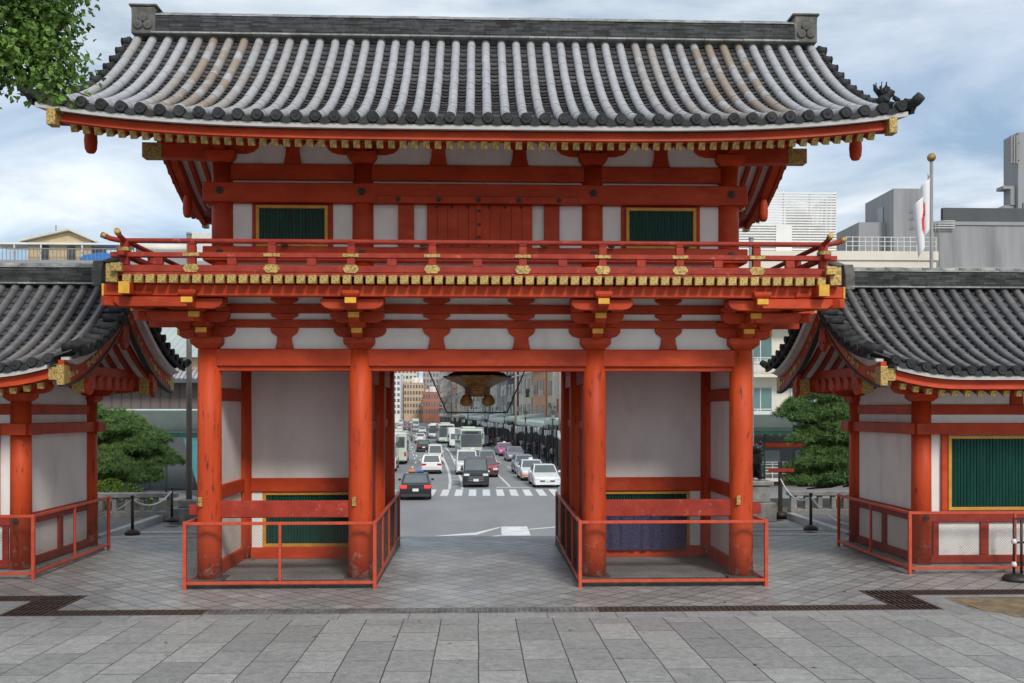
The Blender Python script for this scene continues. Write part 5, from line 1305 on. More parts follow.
# ------------------------------------------------------------------ vehicles
def paint(n, c, rough=.3, metal=0.0, c2=None): M[n] = mat(n, c, c2 or tuple(v * .92 for v in c), rough, scale=.8, metal=metal, coat=.5); return n
paint('carwhite', (.74, .75, .75)); paint('carblack', (.018, .018, .021)); paint('carsilver', (.42, .45, .48), .3, .4); paint('cargrey', (.10, .10, .12), .3, .3); paint('carred', (.30, .025, .022))
paint('carpurple', (.30, .26, .34), .3, .2); paint('carpink', (.55, .07, .30)); paint('carorange', (.70, .17, .03)); paint('carblue', (.06, .13, .34)); paint('busgreen', (.54, .61, .52)); paint('busdark', (.16, .33, .20)); paint('cream', (.66, .62, .50))
M['carglass'] = mat('dark vehicle glass', (.07, .085, .09), (.10, .12, .125), .08, scale=.6, spec=1.0)
M['tyre'] = mat('tyre rubber', (.02, .02, .02), (.03, .03, .03), .8); M['rim'] = mat('wheel rim', (.45, .46, .47), (.3, .3, .31), .35, metal=.7)
M['lampglass'] = mat('headlamp glass', (.75, .77, .78), (.6, .62, .63), .12, spec=.8); M['taillamp'] = mat('red tail lamp', (.50, .02, .02), (.38, .012, .012), .2); M['platewhite'] = mat('number plate', (.72, .74, .72), (.66, .68, .66), .5)
M['amber'] = mat('orange beacon', (.80, .22, .03), (.7, .18, .02), .25); M['beaconblue'] = mat('blue beacon', (.08, .18, .55), (.06, .14, .45), .25); M['trim'] = mat('black plastic trim', (.025, .025, .026), (.04, .04, .042), .6); M['chrome'] = mat('chrome', (.6, .6, .62), (.5, .5, .52), .2, metal=.9)
M['brake'] = mat('lit brake lamp', (.7, .02, .02), (.6, .02, .02), .3, emit=((1, .03, .02), 1.2))
KIND = dict(   # L, W, H, nose z, belt z, cowl, roof front, roof rear, deck, tail z  (fractions of the length from the middle, front = -)
    sedan=(4.75, 1.80, 1.46, .72, .93, -.20, -.04, .20, .36, .92), hatch=(4.3, 1.70, 1.50, .76, .95, -.25, -.10, .36, .475, .90), minivan=(4.7, 1.74, 1.90, .98, 1.08, -.33, -.20, .43, .485, 1.05),
    wagon=(4.3, 1.68, 1.56, .78, .95, -.26, -.12, .42, .485, .92), keivan=(3.4, 1.48, 1.86, .95, 1.05, -.43, -.36, .46, .49, 1.0))
def vehicle(kind, col, label, x, y, rz, cat='car', lower=None, roofcol=None, brake=False, lamp=None, group='vehicles on the street', nose=None, grille=True):
    L, W, H, nz, bz, cw, r0, r1, dk, tz = KIND[kind]
    t = empty('car' if kind != 'keivan' else 'kei_van', (0, 0, 0), label, cat, group)
    h = W / 2; g = .2
    b = MB()
    prof = [(-L / 2 + .06, g), (-L / 2, .38), (-L / 2 + .02, nz - .12), (-L / 2 + .14, nz), (cw * L, bz), (dk * L, bz), (L / 2 - .05, tz), (L / 2, .62), (L / 2 - .03, .34), (L / 2 - .08, g)]
    st = [(-1, .955, .07), (-.9, 1, .01), (0, 1.006, 0), (.9, 1, .01), (1, .955, .07)]
    n = len(prof); vs = []; fs = []
    for sx, sy, dz in st:
        for (py, pz) in prof: vs.append((sx * h, py * sy, pz - (dz if pz > .5 else -dz * .3)))
    for k in range(len(st) - 1):
        for i in range(n): fs.append((k * n + i, k * n + (i + 1) % n, (k + 1) * n + (i + 1) % n, (k + 1) * n + i))
    fs.append(tuple(range(n))); fs.append(tuple(reversed(range((len(st) - 1) * n, len(st) * n))))
    b.add(vs, fs)
    hb, ht = h - .05, h - (.20 if kind in ('sedan', 'hatch', 'wagon') else .12)
    gh = [(-hb, cw * L, bz - .02), (hb, cw * L, bz - .02), (hb, dk * L, bz - .02), (-hb, dk * L, bz - .02), (-ht, r0 * L, H - .03), (ht, r0 * L, H - .03), (ht, r1 * L, H - .03), (-ht, r1 * L, H - .03)]
    b.add(gh, [(0, 1, 5, 4), (1, 2, 6, 5), (2, 3, 7, 6), (3, 0, 4, 7)])
    bo = b.build('body', col, t, bevel=.035)
    rt = MB(); rt.add([gh[4], gh[5], gh[6], gh[7], (-ht + .1, r0 * L + .12, H), (ht - .1, r0 * L + .12, H), (ht - .1, r1 * L - .12, H), (-ht + .1, r1 * L - .12, H)], [(4, 5, 6, 7), (0, 1, 5, 4), (1, 2, 6, 5), (2, 3, 7, 6), (3, 0, 4, 7)])
    rt.build('roof', roofcol or col, t)
    def pane(nm, a, b_, c, d, e):
        a, b_, c, d = map(Vector, (a, b_, c, d)); m_ = (a + b_ + c + d) / 4; nrm = (b_ - a).cross(d - a).normalized()
        if nrm.dot(m_ - Vector((0, 0, H * .6))) < 0: nrm = -nrm
        q = [m_ + (p - m_) * e for p in (a, b_, c, d)]
        return MB().add([*q, *[p + nrm * .012 for p in q]], [(4, 5, 6, 7), (0, 1, 5, 4), (1, 2, 6, 5), (2, 3, 7, 6), (3, 0, 4, 7)]).build(nm, 'carglass', t)
    pane('windscreen', gh[0], gh[1], gh[5], gh[4], .90); pane('rear_window', gh[2], gh[3], gh[7], gh[6], .84)
    for s, (i0, i1, i2, i3) in ((1, (1, 2, 6, 5)), (-1, (0, 3, 7, 4))):
        A, B, D, E2 = (Vector(gh[k]) for k in (i0, i1, i2, i3)); mid0, mid1 = (A + B) / 2, (D + E2) / 2
        pane('side_window', A, mid0, mid1, E2, .87); pane('side_window', mid0, B, D, mid1, .87)
    for sy in (-.31, .30):
        for s in (-1, 1):
            w = MB().tube([(s * (h - .19), sy * L, .31), (s * (h + .005), sy * L, .31)], .31, n=18).build('wheel', 'tyre', t)
            MB().tube([(s * (h + .004), sy * L, .31), (s * (h + .012), sy * L, .31)], [.2, .18], n=14).build('rim', 'rim', w)
    for s in (-1, 1):
        MB().box(s * (h - .42), s * (h - .06), -L / 2 - .012, -L / 2 + .2, nz - .20, nz - .05).build('headlight', 'lampglass', t, bevel=.02)
        MB().box(s * (h - .40), s * (h - .04), L / 2 - .14, L / 2 + .012, tz - .22, tz - .06) .build('tail_light', 'brake' if brake else 'taillamp', t, bevel=.02) if kind in ('sedan', 'hatch', 'wagon') else \
            MB().box(s * (h - .17), s * (h - .03), L / 2 - .14, L / 2 + .012, tz - .32, tz - .02).build('tail_light', 'taillamp', t, bevel=.02)
        MB().box(s * (h + .0), s * (h + .17), cw * L + .28, cw * L + .38, bz + .0, bz + .13).build('mirror', col, t, bevel=.02)
    f = MB(); f.box(-h * .55, h * .55, -L / 2 - .014, -L / 2 + .1, .40, nz - .21)
    f.build('grille', 'trim', t, bevel=.01)
    if kind == 'minivan':
        for z in (.46, .58, .70): MB().box(-h * .62, h * .62, -L / 2 - .022, -L / 2 - .005, z, z + .025).build('chrome_bar', 'chrome', t)
    MB().box(-h * .9, h * .9, -L / 2 - .008, -L / 2 + .15, .2, .33).build('front_bumper', lower or 'trim', t, bevel=.02)
    MB().box(-h * .9, h * .9, L / 2 - .15, L / 2 + .008, .2, .36).build('rear_bumper', lower or 'trim', t, bevel=.02)
    MB().box(-.17, .17, -L / 2 - .035, -L / 2 - .015, .42, .58).build('number_plate', 'platewhite', t)
    MB().box(-.17, .17, L / 2 + .009, L / 2 + .024, .52, .68).build('number_plate', 'platewhite', t)
    if lamp == 'taxi': MB().taper(0, r0 * L + .45, H, H + .15, .34, .16, .24, .10).build('roof_sign', 'lampglass', t, bevel=.01)
    if lamp == 'beacon':
        q = MB().box(-.45, .45, r0 * L + .3, r0 * L + .55, H + .001, H + .03).build('beacon_bar', 'trim', t)
        MB().box(-.45, -.06, r0 * L + .28, r0 * L + .57, H + .031, H + .16).build('beacon', 'beaconblue', q, bevel=.03); MB().box(.06, .45, r0 * L + .28, r0 * L + .57, H + .031, H + .16).build('beacon', 'amber', q, bevel=.03)
    if nose:
        MB().box(-h - .004, h + .004, -L / 2 - .004, -L / 2 + .62, .36, nz - .22).build('nose_panel', nose, t, bevel=.02)
    t.location = (x, y, ZS - .004); t.rotation_euler.z = R(rz)
    return t
AW = 180
vehicle('sedan', 'carblack', 'black sedan with an orange and blue roof beacon driving away, nearest the gate', -3.72, 57.4, AW + 3, brake=True, lamp='beacon')
vehicle('wagon', 'carwhite', 'white wagon seen from behind in the middle of the left lanes', -3.9, 80, AW + 3)
vehicle('keivan', 'carwhite', 'small white box van driving away ahead of the white wagon', -4.25, 94, AW + 4, cat='van')
vehicle('hatch', 'carblack', 'dark hatchback driving away beyond the small box van', -7.0, 122, AW + 5)
vehicle('hatch', 'carwhite', 'white hatchback far up the left lanes beyond the dark hatchback', -9.6, 158, AW + 5)
vehicle('minivan', 'carblack', 'black minivan with chrome bars stopped first at the crosswalk', -.22, 66.4, 1.5)
vehicle('minivan', 'carwhite', 'white minivan queued behind the black minivan, to its left', -1.0, 79, 2.5)
vehicle('hatch', 'carred', 'dark red hatchback queued behind the black minivan, to its right', .62, 76, 2, nose='carblack')
vehicle('sedan', 'carwhite', 'white taxi with a roof sign queued in front of the nearer green bus', -.55, 92, 3, lamp='taxi')
vehicle('hatch', 'carsilver', 'silver hatchback beside the white taxi in the queue', .75, 88, 3)
vehicle('sedan', 'carwhite', 'white sedan waiting at the right of the crosswalk, frontmost', 4.5, 66.0, 2, lower='carwhite')
vehicle('sedan', 'carwhite', 'white taxi with orange nose sides behind the frontmost white sedan', 3.95, 72.2, 3, lamp='taxi', nose='carorange')
vehicle('hatch', 'carsilver', 'pale silver car behind the orange and white taxi', 3.72, 79.5, 3)
vehicle('sedan', 'carpurple', 'greyish purple sedan parked along the right kerb', 3.7, 99, 4)
vehicle('sedan', 'carpink', 'pink and white taxi parked behind the greyish purple sedan', 3.0, 111, 5, roofcol='carwhite', lamp='taxi')
vehicle('hatch', 'cargrey', 'dark grey car beyond the taxi, next to the truck', 1.05, 142, 5)
def bus(label, x, y, rz, col, skirt, L=10.4, H=3.05, W=2.48, small=False):
    t = empty('bus', (0, 0, 0), label, 'bus', 'buses on the street'); h = W / 2
    MB().box(-h, h, -L / 2, L / 2, .32, H).build('body', col, t, bevel=.10)
    MB().box(-h - .006, h + .006, -L / 2 + .2, L / 2 - .2, .34, .95).build('skirt', skirt, t, bevel=.01)
    MB().box(-h * .95, h * .95, -L / 2 - .015, -L / 2 + .06, 1.0, H - .60).build('windscreen', 'carglass', t, bevel=.02)
    d = MB().box(-h * .88, h * .88, -L / 2 - .017, -L / 2 + .05, H - .58, H - .22).build('destination_display', 'trim', t, bevel=.01)
    for s in (-1, 1): MB().box(s * h * .84, s * h * .62, -L / 2 - .026, -L / 2 - .018, H - .54, H - .26).build('blue_square', 'carblue', d)
    MB().box(-h * .85, h * .85, L / 2 - .05, L / 2 + .014, 1.6, H - .4).build('rear_window', 'carglass', t, bevel=.02)
    for s in (-1, 1):
        y0 = -L / 2 + .4
        while y0 < L / 2 - 1.2:
            MB().box(s * (h + .012), s * (h - .05), y0, y0 + 1.22, 1.32, H - .55).build('side_window', 'carglass', t, bevel=.01); y0 += 1.32
        for sy in (-.30, .26):
            w = MB().tube([(s * (h - .25), sy * L, .46), (s * (h + .014), sy * L, .46)], .46, n=18).build('wheel', 'tyre', t)
            MB().tube([(s * (h + .013), sy * L, .46), (s * (h + .03), sy * L, .46)], [.28, .22], n=14).build('rim', 'rim', w)
        MB().box(s * h * .9, s * h * .55, -L / 2 - .02, -L / 2 + .05, .60, .82).build('headlight', 'lampglass', t, bevel=.02)
        MB().box(s * h * .95, s * h * .8, L / 2 - .05, L / 2 + .016, .8, 1.2).build('tail_light', 'taillamp', t, bevel=.01)
        MB().bar((s * h, -L / 2 + .05, H - .5), (s * (h + .28), -L / 2 - .18, H - .7), .04, .04).box(s * (h + .2), s * (h + .38), -L / 2 - .25, -L / 2 - .15, H - 1.15, H - .7).build('mirror', 'trim', t)
    MB().box(-.22, .22, -L / 2 - .035, -L / 2 - .012, .42, .58).build('number_plate', 'platewhite', t)
    MB().box(-h * .96, h * .96, -L / 2 - .012, -L / 2 + .1, .34, .58).build('front_bumper', skirt, t, bevel=.02)
    MB().box(-h * .6, h * .6, -L * .2, L * .1, H + .001, H + .22).build('roof_unit', col, t, bevel=.05)
    t.location = (x, y, ZS - .004); t.rotation_euler.z = R(rz); return t
bus('pale green city bus coming on in the queue, the nearer of two', -1.25, 114.5, 5, 'busgreen', 'busdark')
bus('pale green city bus coming on, the farther of two, beside the median', -5.45, 156, 5, 'busgreen', 'busdark')
bus('small blue and white minibus far behind left of the farther green bus', -8.5, 182, 5, 'carwhite', 'carblue', L=7, H=2.6, W=2.1)
bus('pale green bus standing along the left kerb, farther of the left buses', -8.35, 97, AW + 3, 'busgreen', 'busdark')
bus('white bus with red trim standing along the left kerb behind the green one', -8.3, 84, AW + 3, 'carwhite', 'carred', L=9.6)
def truck(label, x, y, rz, cab, box_, boxtop):
    t = empty('truck', (0, 0, 0), label, 'truck', 'trucks on the street')
    MB().prism([(-2.9, .4), (-2.95, 1.15), (-2.75, 2.1), (-1.35, 2.15), (-1.35, .4)], 'x', -.95, .95).build('cab', cab, t, bevel=.06)
    MB().add([(-.82, -2.96, 1.2), (.82, -2.96, 1.2), (.78, -2.80, 1.98), (-.78, -2.80, 1.98), (-.82, -2.9, 1.2), (.82, -2.9, 1.2), (.78, -2.74, 1.98), (-.78, -2.74, 1.98)], [(0, 1, 2, 3), (0, 4, 5, 1), (1, 5, 6, 2), (2, 6, 7, 3), (3, 7, 4, 0), (4, 7, 6, 5)]).build('windscreen', 'carglass', t)
    MB().box(-1.02, 1.02, -1.2, 3.0, .85, 2.55).build('cargo_box', box_, t, bevel=.03)
    MB().box(-1.025, 1.025, -1.205, 3.005, 2.551, 2.75).build('cargo_roof', boxtop, t, bevel=.03)
    MB().box(-.45, .45, -1.3, 3.0, .5, .84).build('chassis', 'trim', t)
    for s in (-1, 1):
        for yy in (-2.2, 1.9):
            w = MB().tube([(s * .72, yy, .38), (s * .98, yy, .38)], .38, n=16).build('wheel', 'tyre', t); MB().tube([(s * .979, yy, .38), (s * .99, yy, .38)], [.22, .2], n=12).build('rim', 'rim', w)
        MB().box(s * .9, s * .55, -2.985, -2.9, .62, .82).build('headlight', 'lampglass', t, bevel=.01)
        MB().box(s * 1.0, s * 1.16, -2.8, -2.7, 1.4, 1.8).build('mirror', 'trim', t)
    MB().box(-.93, .93, -2.99, -2.85, .4, .56).build('front_bumper', 'platewhite', t)
    MB().box(-.17, .17, -3.01, -2.991, .42, .55).build('number_plate', 'platewhite', t)
    t.location = (x, y, ZS - .004); t.rotation_euler.z = R(rz)
truck('white box truck queued left of the farther part of the nearer bus', -3.3, 136, 5, 'carwhite', 'carwhite', 'carwhite')
truck('white truck with a green roofed box behind the nearer bus, to its right', -.35, 139, 5, 'carwhite', 'carwhite', 'busgreen')
truck('white truck far up the street beyond the small minibus', -19.6, 300, 5, 'carwhite', 'carwhite', 'platewhite')
# far traffic
far = [('hatch', 'carwhite', 'white hatchback far up the street at the head of the far queue', -21.5, 262, AW + 5), ('sedan', 'cargrey', 'grey sedan far up the street, driving away beside the white hatchback', -18.6, 250, AW + 5), ('sedan', 'carwhite', 'white sedan coming on behind the minibus', -13.0, 222, 5),
       ('hatch', 'carsilver', 'silver hatchback coming on between the minibus and the far truck', -15.4, 238, 5), ('minivan', 'carwhite', 'white minivan very far up the street, beyond the white truck', -29, 360, AW + 5), ('sedan', 'carblack', 'black sedan very far up the street', -25, 338, 5),
       ('sedan', 'carwhite', 'white sedan very far up the street coming on', -27.0, 380, 5), ('hatch', 'carblue', 'blue hatchback very far up the street', -31, 395, AW + 5), ('minivan', 'cargrey', 'grey minivan coming on just beyond the farther green bus', -9.0, 196, 5), ('sedan', 'carred', 'dark red sedan very far up the street', -23.6, 318, AW + 5)]
for k, c_, lb, x, y, rz in far: vehicle(k, c_, lb, x, y, rz)

# ------------------------------------------------------------------ canopies over the pavements
M['canopy'] = mat('pale green canopy roof', (.56, .66, .61), (.46, .55, .51), .5, scale=.8, rnd=.08); M['canopygreen'] = mat('green canopy trim', (.05, .20, .13), (.035, .15, .10), .5, scale=2); M['canopypost'] = mat('dark green post', (.025, .06, .05), (.018, .045, .038), .5, scale=3)
M['banner'] = mat('white cloth banner', (.76, .76, .75), (.68, .68, .68), .8, scale=3); M['lampdark'] = mat('dark lantern iron', (.03, .04, .036), (.02, .026, .024), .5); M['lampwhite'] = mat('lamp glass', (.30, .30, .27), (.24, .24, .22), .3)
def canopy(x, y, rz, L, side, label, wd=3.3, h=3.75, rise=.42):
    """local: y along the street, x = 0 at the street edge, roof reaching to side*wd; origin on the pavement"""
    t = empty('street_canopy', (0, 0, 0), label, 'canopy', 'pale green canopies over the pavements')
    s = side
    MB().prism([(-s * .35, h), (s * wd, h + rise), (s * wd, h + rise + .08), (-s * .35, h + .09)], 'y', 0, L).build('canopy_roof', 'canopy', t)
    v = MB(); n = max(6, int(L / .55)) * 6; vs = []
    for i in range(n + 1):
        yy = L * i / n; d = .26 + .26 * abs(math.sin(PI * i / 6)); vs += [(-s * .37, yy, h + .10), (-s * .37, yy, h + .10 - d), (-s * .40, yy, h + .10 - d), (-s * .40, yy, h + .10)]
    fs = []
    for i in range(n):
        for j in range(4): fs.append((i * 4 + j, i * 4 + (j + 1) % 4, i * 4 + 4 + (j + 1) % 4, i * 4 + 4 + j))
    v.add(vs, fs + [(0, 1, 2, 3)]); v.build('scalloped_edge', 'canopy', t)
    e = MB(); vs = []; n = 24
    for i in range(n + 1):
        q = i / n; xx = -s * .35 + s * (wd + .35) * q; z = h + .05 + rise * q; d = .30 + .28 * abs(math.sin(PI * i / 6)); vs += [(xx, -.02, z), (xx, -.02, z - d), (xx, .02, z - d), (xx, .02, z)]
    fs = []
    for i in range(n):
        for j in range(4): fs.append((i * 4 + j, i * 4 + (j + 1) % 4, i * 4 + 4 + (j + 1) % 4, i * 4 + 4 + j))
    e.add(vs, fs); e.build('end_edge', 'canopy', t)
    MB().box(-s * .05, s * .12, .05, L - .05, h - .32, h - .05).build('edge_beam', 'canopygreen', t)
    k = max(2, int(round(L / 3.4)))
    for i in range(k):
        yy = .25 + (L - .5) * i / (k - 1)
        MB().tube([(s * .05, yy, 0), (s * .05, yy, h - .05)], .065, n=10).build('post', 'canopypost', t)
    for yy in (.4, L - .4): MB().bar((s * .05, yy, h - .1), (s * wd, yy, h + rise - .06), .08, .12).build('roof_beam', 'canopygreen', t)
    t.location = (x, y, ZS + .14); t.rotation_euler.z = R(rz); return t
names = ['first', 'second', 'third', 'fourth', 'fifth', 'sixth', 'seventh', 'eighth', 'ninth', 'tenth', 'eleventh', 'twelfth', 'thirteenth', 'fourteenth', 'fifteenth']
ang = math.degrees(math.atan(.0875))
y = 70; ban = []
random.seed(31)
bm0 = MB(); vs = []; fs = []
for i in range(9):
    for j in range(7): vs.append(((i / 8 - .5) * .62 * (1 - .35 * j / 6 * (i % 2)), .03 * math.sin(i * 1.4 + j * .3), -.95 * j / 6 * (1 - .25 * abs(i / 8 - .5) * 2)))
for i in range(8):
    for j in range(6): k = i * 7 + j; fs.append((k, k + 1, k + 8, k + 7))
bm0.add(vs, fs, smooth=True)
ban0 = None
for i in range(13):
    L = 11.0 if i < 8 else 18
    canopy(cxr(y) + .75, y, ang, L - .6, 1, '%s pale green canopy from the gate along the right pavement' % names[i], h=3.75 + (i % 3 == 1) * .35)
    for k in range(4 if i < 8 else 2):
        yy = y + random.uniform(.4, 2.2) + k * (L - 1.6) / 4
        if ban0 is None: ban0 = bm0.build('banner', 'banner'); o = ban0; sd = o.modifiers.new('thick', 'SOLIDIFY'); sd.thickness = .006
        else: o = ban0.copy(); C.objects.link(o)
        o.location = (cxr(yy) + .30 + random.uniform(-.05, .05), yy, ZS + 3.42 + random.uniform(-.1, .1)); o.rotation_euler.z = R(ang + random.uniform(-25, 25)); o.scale = (random.uniform(.35, .75), 1, random.uniform(.45, 1.0))
        tag(o, 'white cloth banner hanging from the %s canopy along the right pavement' % names[i], 'banner', 'white banners hanging under the canopies on the right')
    y += L
y = 180
for i in range(7):
    canopy(cxl(y) - .75, y, ang, 19, -1, '%s pale green canopy along the far left pavement' % names[i]); y += 20
# canopies of the shops facing the shrine
canopy(-13.6, 57.2, 90, 14, -1, 'wide pale canopy with green beam over the shops left of the gate', rise=1.25)
canopy(14.0, 62.4, -90, 14, 1, 'green edged canopy over the shops right of the gate', rise=1.0)

# lantern lamps on the kerb
def lamp(x, y, label):
    t = empty('street_lamp', (x, y, ZS + .14), label, 'lamp', 'lantern lamps on the right kerb')
    MB().tube([(x, y, ZS + .13), (x, y, ZS + 4.4)], .07, n=10).build('pole', 'lampdark', t)
    MB().taper(x, y, ZS + 4.4, ZS + 4.9, .24, .24, .36, .36).build('lamp_glass', 'lampwhite', t)
    MB().taper(x, y, ZS + 4.901, ZS + 5.2, .7, .7, .1, .1).build('lamp_roof', 'lampdark', t)
    MB().box(x - .3, x + .3, y - .3, y + .3, ZS + 4.34, ZS + 4.40).build('lamp_base', 'lampdark', t)
for i, yy in enumerate((86, 104, 124, 150)): lamp(cxr(yy) + .35, yy, 'dark lantern street lamp on the right kerb, %s from the gate' % names[i])
def util(x, y, h, label, m='polewood'):
    t = empty('utility_pole', (x, y, ZS + .13), label, 'pole', 'utility poles along the street')
    MB().tube([(x, y, ZS + .1), (x, y, ZS + h)], [.16, .11], n=10).build('shaft', m, t)
    for z in (h - .4, h - 1.1): MB().bar((x - .9, y, ZS + z), (x + .9, y, ZS + z), .08, .08).build('crossarm', 'polegrey', t)
M['polepink'] = mat('pinkish brown pole', (.36, .24, .20), (.28, .19, .16), .7, scale=2)
UP = [(cxr(82) + .3, 82, 12, 'polepink'), (cxr(112) + .3, 112, 12, 'polepink'), (cxr(145) + .3, 145, 12, 'polegrey'), (cxr(185) + .3, 185, 12, 'polegrey'), (cxr(240) + .3, 240, 12, 'polegrey')]
for i, (x, y, h, m_) in enumerate(UP): util(x, y, h, '%s utility pole from the gate along the right kerb' % names[i], m_)
for i in range(len(UP) - 1):
    for k, (dz, dx_) in enumerate(((-.4, -.8), (-.4, .8), (-1.1, .0))):
        a, b_ = UP[i], UP[i + 1]; pts = []
        for q in range(9): u = q / 8; pts.append((a[0] + (b_[0] - a[0]) * u + dx_, a[1] + (b_[1] - a[1]) * u, ZS + 12 + dz - 3.2 * u * (1 - u)))
        o = MB().tube(pts, .02, n=5).build('power_line', 'trim'); tag(o, 'sagging black power line from the %s to the next utility pole' % names[i], 'cable', 'power lines along the street')

# ------------------------------------------------------------------ people on the pavement
def person_mesh(stride, armsw):
    J = [(0, 0, .92, .125, .10), (0, 0, 1.12, .125, .095), (0, 0, 1.36, .15, .10), (0, 0, 1.48, .055), (0, -.02, 1.60, .085, .095), (0, -.01, 1.70, .075, .085),
         (.09, 0, .88, .085), (.10, -stride * .5, .48, .062), (.10, stride * .25 - stride * .6, .08, .045), (.10, -stride * .6 + stride * .25 - .16, .03, .035),
         (-.09, 0, .88, .085), (-.10, stride * .3, .48, .062), (-.10, stride * .8, .10, .045), (-.10, stride * .8 - .15, .03, .035),
         (.19, 0, 1.38, .055), (.23, armsw * .4, 1.10, .042), (.22, armsw * .4 - .12, .86, .034), (.22, armsw * .4 - .16, .78, .03),
         (-.19, 0, 1.38, .055), (-.23, -armsw * .4, 1.10, .042), (-.22, -armsw * .4 - .08, .86, .034), (-.22, -armsw * .4 - .12, .78, .03), (0, -.115, 1.60, .022)]
    E_ = [(0, 1), (1, 2), (2, 3), (3, 4), (4, 5), (0, 6), (6, 7), (7, 8), (8, 9), (0, 10), (10, 11), (11, 12), (12, 13), (2, 14), (14, 15), (15, 16), (16, 17), (2, 18), (18, 19), (19, 20), (20, 21), (4, 22)]
    o = skin('person', J, E_, 'trim', sub=1); me = o.data; bpy.data.objects.remove(o)
    me.materials.clear()
    for _ in range(4): me.materials.append(M['trim'])
    for p in me.polygons:
        c = p.center
        arm = abs(c.x) > .175
        p.material_index = 2 if c.z > 1.46 or (arm and c.z < 1.12) else (0 if c.z > .94 else (3 if c.z < .10 else 1))
    return me
M['skin'] = mat('skin', (.50, .30, .22), (.44, .26, .19), .6); M['hair'] = mat('dark hair', (.02, .016, .014), (.035, .028, .024), .6)
PM = [person_mesh(.30, .5), person_mesh(.02, .05), person_mesh(-.28, -.45)]
hm = MB().lathe([(.0, 1.735), (.05, 1.73), (.092, 1.70), (.112, 1.65), (.108, 1.60), (.095, 1.565)][::-1], (0, .018, 0), n=14).build('hair', 'hair'); HM = hm.data; bpy.data.objects.remove(hm)
cl = dict(white=(.72, .72, .72), black=(.02, .02, .022), red=(.45, .03, .03), navy=(.02, .03, .09), grey=(.25, .25, .26), blue=(.10, .24, .50), beige=(.45, .36, .25), pink=(.55, .25, .30), purple=(.10, .05, .16), green=(.06, .14, .07))
for k, v in cl.items(): M['cl_' + k] = mat(k + ' clothing', v, tuple(x * .85 for x in v), .8, scale=6)
combos = [('white', 'black'), ('black', 'navy'), ('red', 'black'), ('blue', 'beige'), ('grey', 'navy'), ('white', 'navy'), ('pink', 'grey'), ('navy', 'black'), ('beige', 'black'), ('purple', 'black'), ('white', 'beige'), ('black', 'grey'), ('green', 'beige'), ('grey', 'black'), ('white', 'grey'), ('red', 'navy'),
          ('blue', 'navy'), ('black', 'beige'), ('purple', 'navy'), ('beige', 'navy'), ('navy', 'beige'), ('pink', 'navy'), ('blue', 'black'), ('green', 'black'), ('grey', 'beige'), ('red', 'beige'), ('black', 'black'), ('navy', 'grey')]
random.seed(9)
yy = 91.0
for i, (a, b_) in enumerate(combos):
    t = bpy.data.objects.new('person', PM[i % 3]); C.objects.link(t)
    for si, mn_ in enumerate(('cl_' + a, 'cl_' + b_, 'skin', 'cl_black')): t.material_slots[si].link = 'OBJECT'; t.material_slots[si].material = M[mn_]
    x = cxr(yy) + random.uniform(-.1, 2.6)
    t.location = (x, yy, ZS + .14); sc = random.uniform(.92, 1.04); t.scale = (sc,) * 3; t.rotation_euler.z = R(random.choice((0, 180)) + random.uniform(-25, 25))
    tag(t, 'person in a %s top and %s trousers %s on the right pavement' % (a, b_, 'standing' if i % 3 == 1 else 'walking'), 'person', 'people on the pavement under the canopies')
    h_ = bpy.data.objects.new('hair', HM); C.objects.link(h_); h_.parent = t
    yy += random.uniform(.9, 3.2)

# ------------------------------------------------------------------ buildings
M['win'] = mat('dark window glass', (.10, .12, .13), (.15, .17, .18), .15, scale=.3, spec=.7, rnd=.3); M['wingreen'] = mat('greenish window glass', (.10, .20, .19), (.07, .14, .14), .15, scale=.3, spec=.7)
def wallmat(n, c, s=.25, c3=None, st=(1, 1, .4)): M[n] = mat(n, c, tuple(v * .86 for v in c), .85, scale=s, bump=.03, c3=c3 or tuple(v * .72 for v in c), s3=.35, p3=(.5, .8), stretch=st); return n
wallmat('wcream', (0.683, 0.634, 0.537)); wallmat('wwhite', (0.732, 0.732, 0.708)); wallmat('wgrey', (0.293, 0.299, 0.305)); wallmat('wconcrete', (0.293, 0.299, 0.305), s=.9, c3=(.11, .115, .12), st=(1.6, 1.6, .14)); wallmat('wtan', (0.561, 0.415, 0.268)); wallmat('wbrick', (0.561, 0.293, 0.183)); wallmat('wdark', (0.085, 0.091, 0.098)); wallmat('wbeige', (0.549, 0.500, 0.403))
wallmat('wrust', (0.403, 0.159, 0.098)); wallmat('wbrown', (0.140, 0.107, 0.098)); wallmat('wpink', (0.512, 0.366, 0.329)); wallmat('wmauve', (0.415, 0.366, 0.366))
M['acunit'] = mat('air conditioner casing', (.6, .59, .55), (.5, .49, .46), .5)
WB = {}
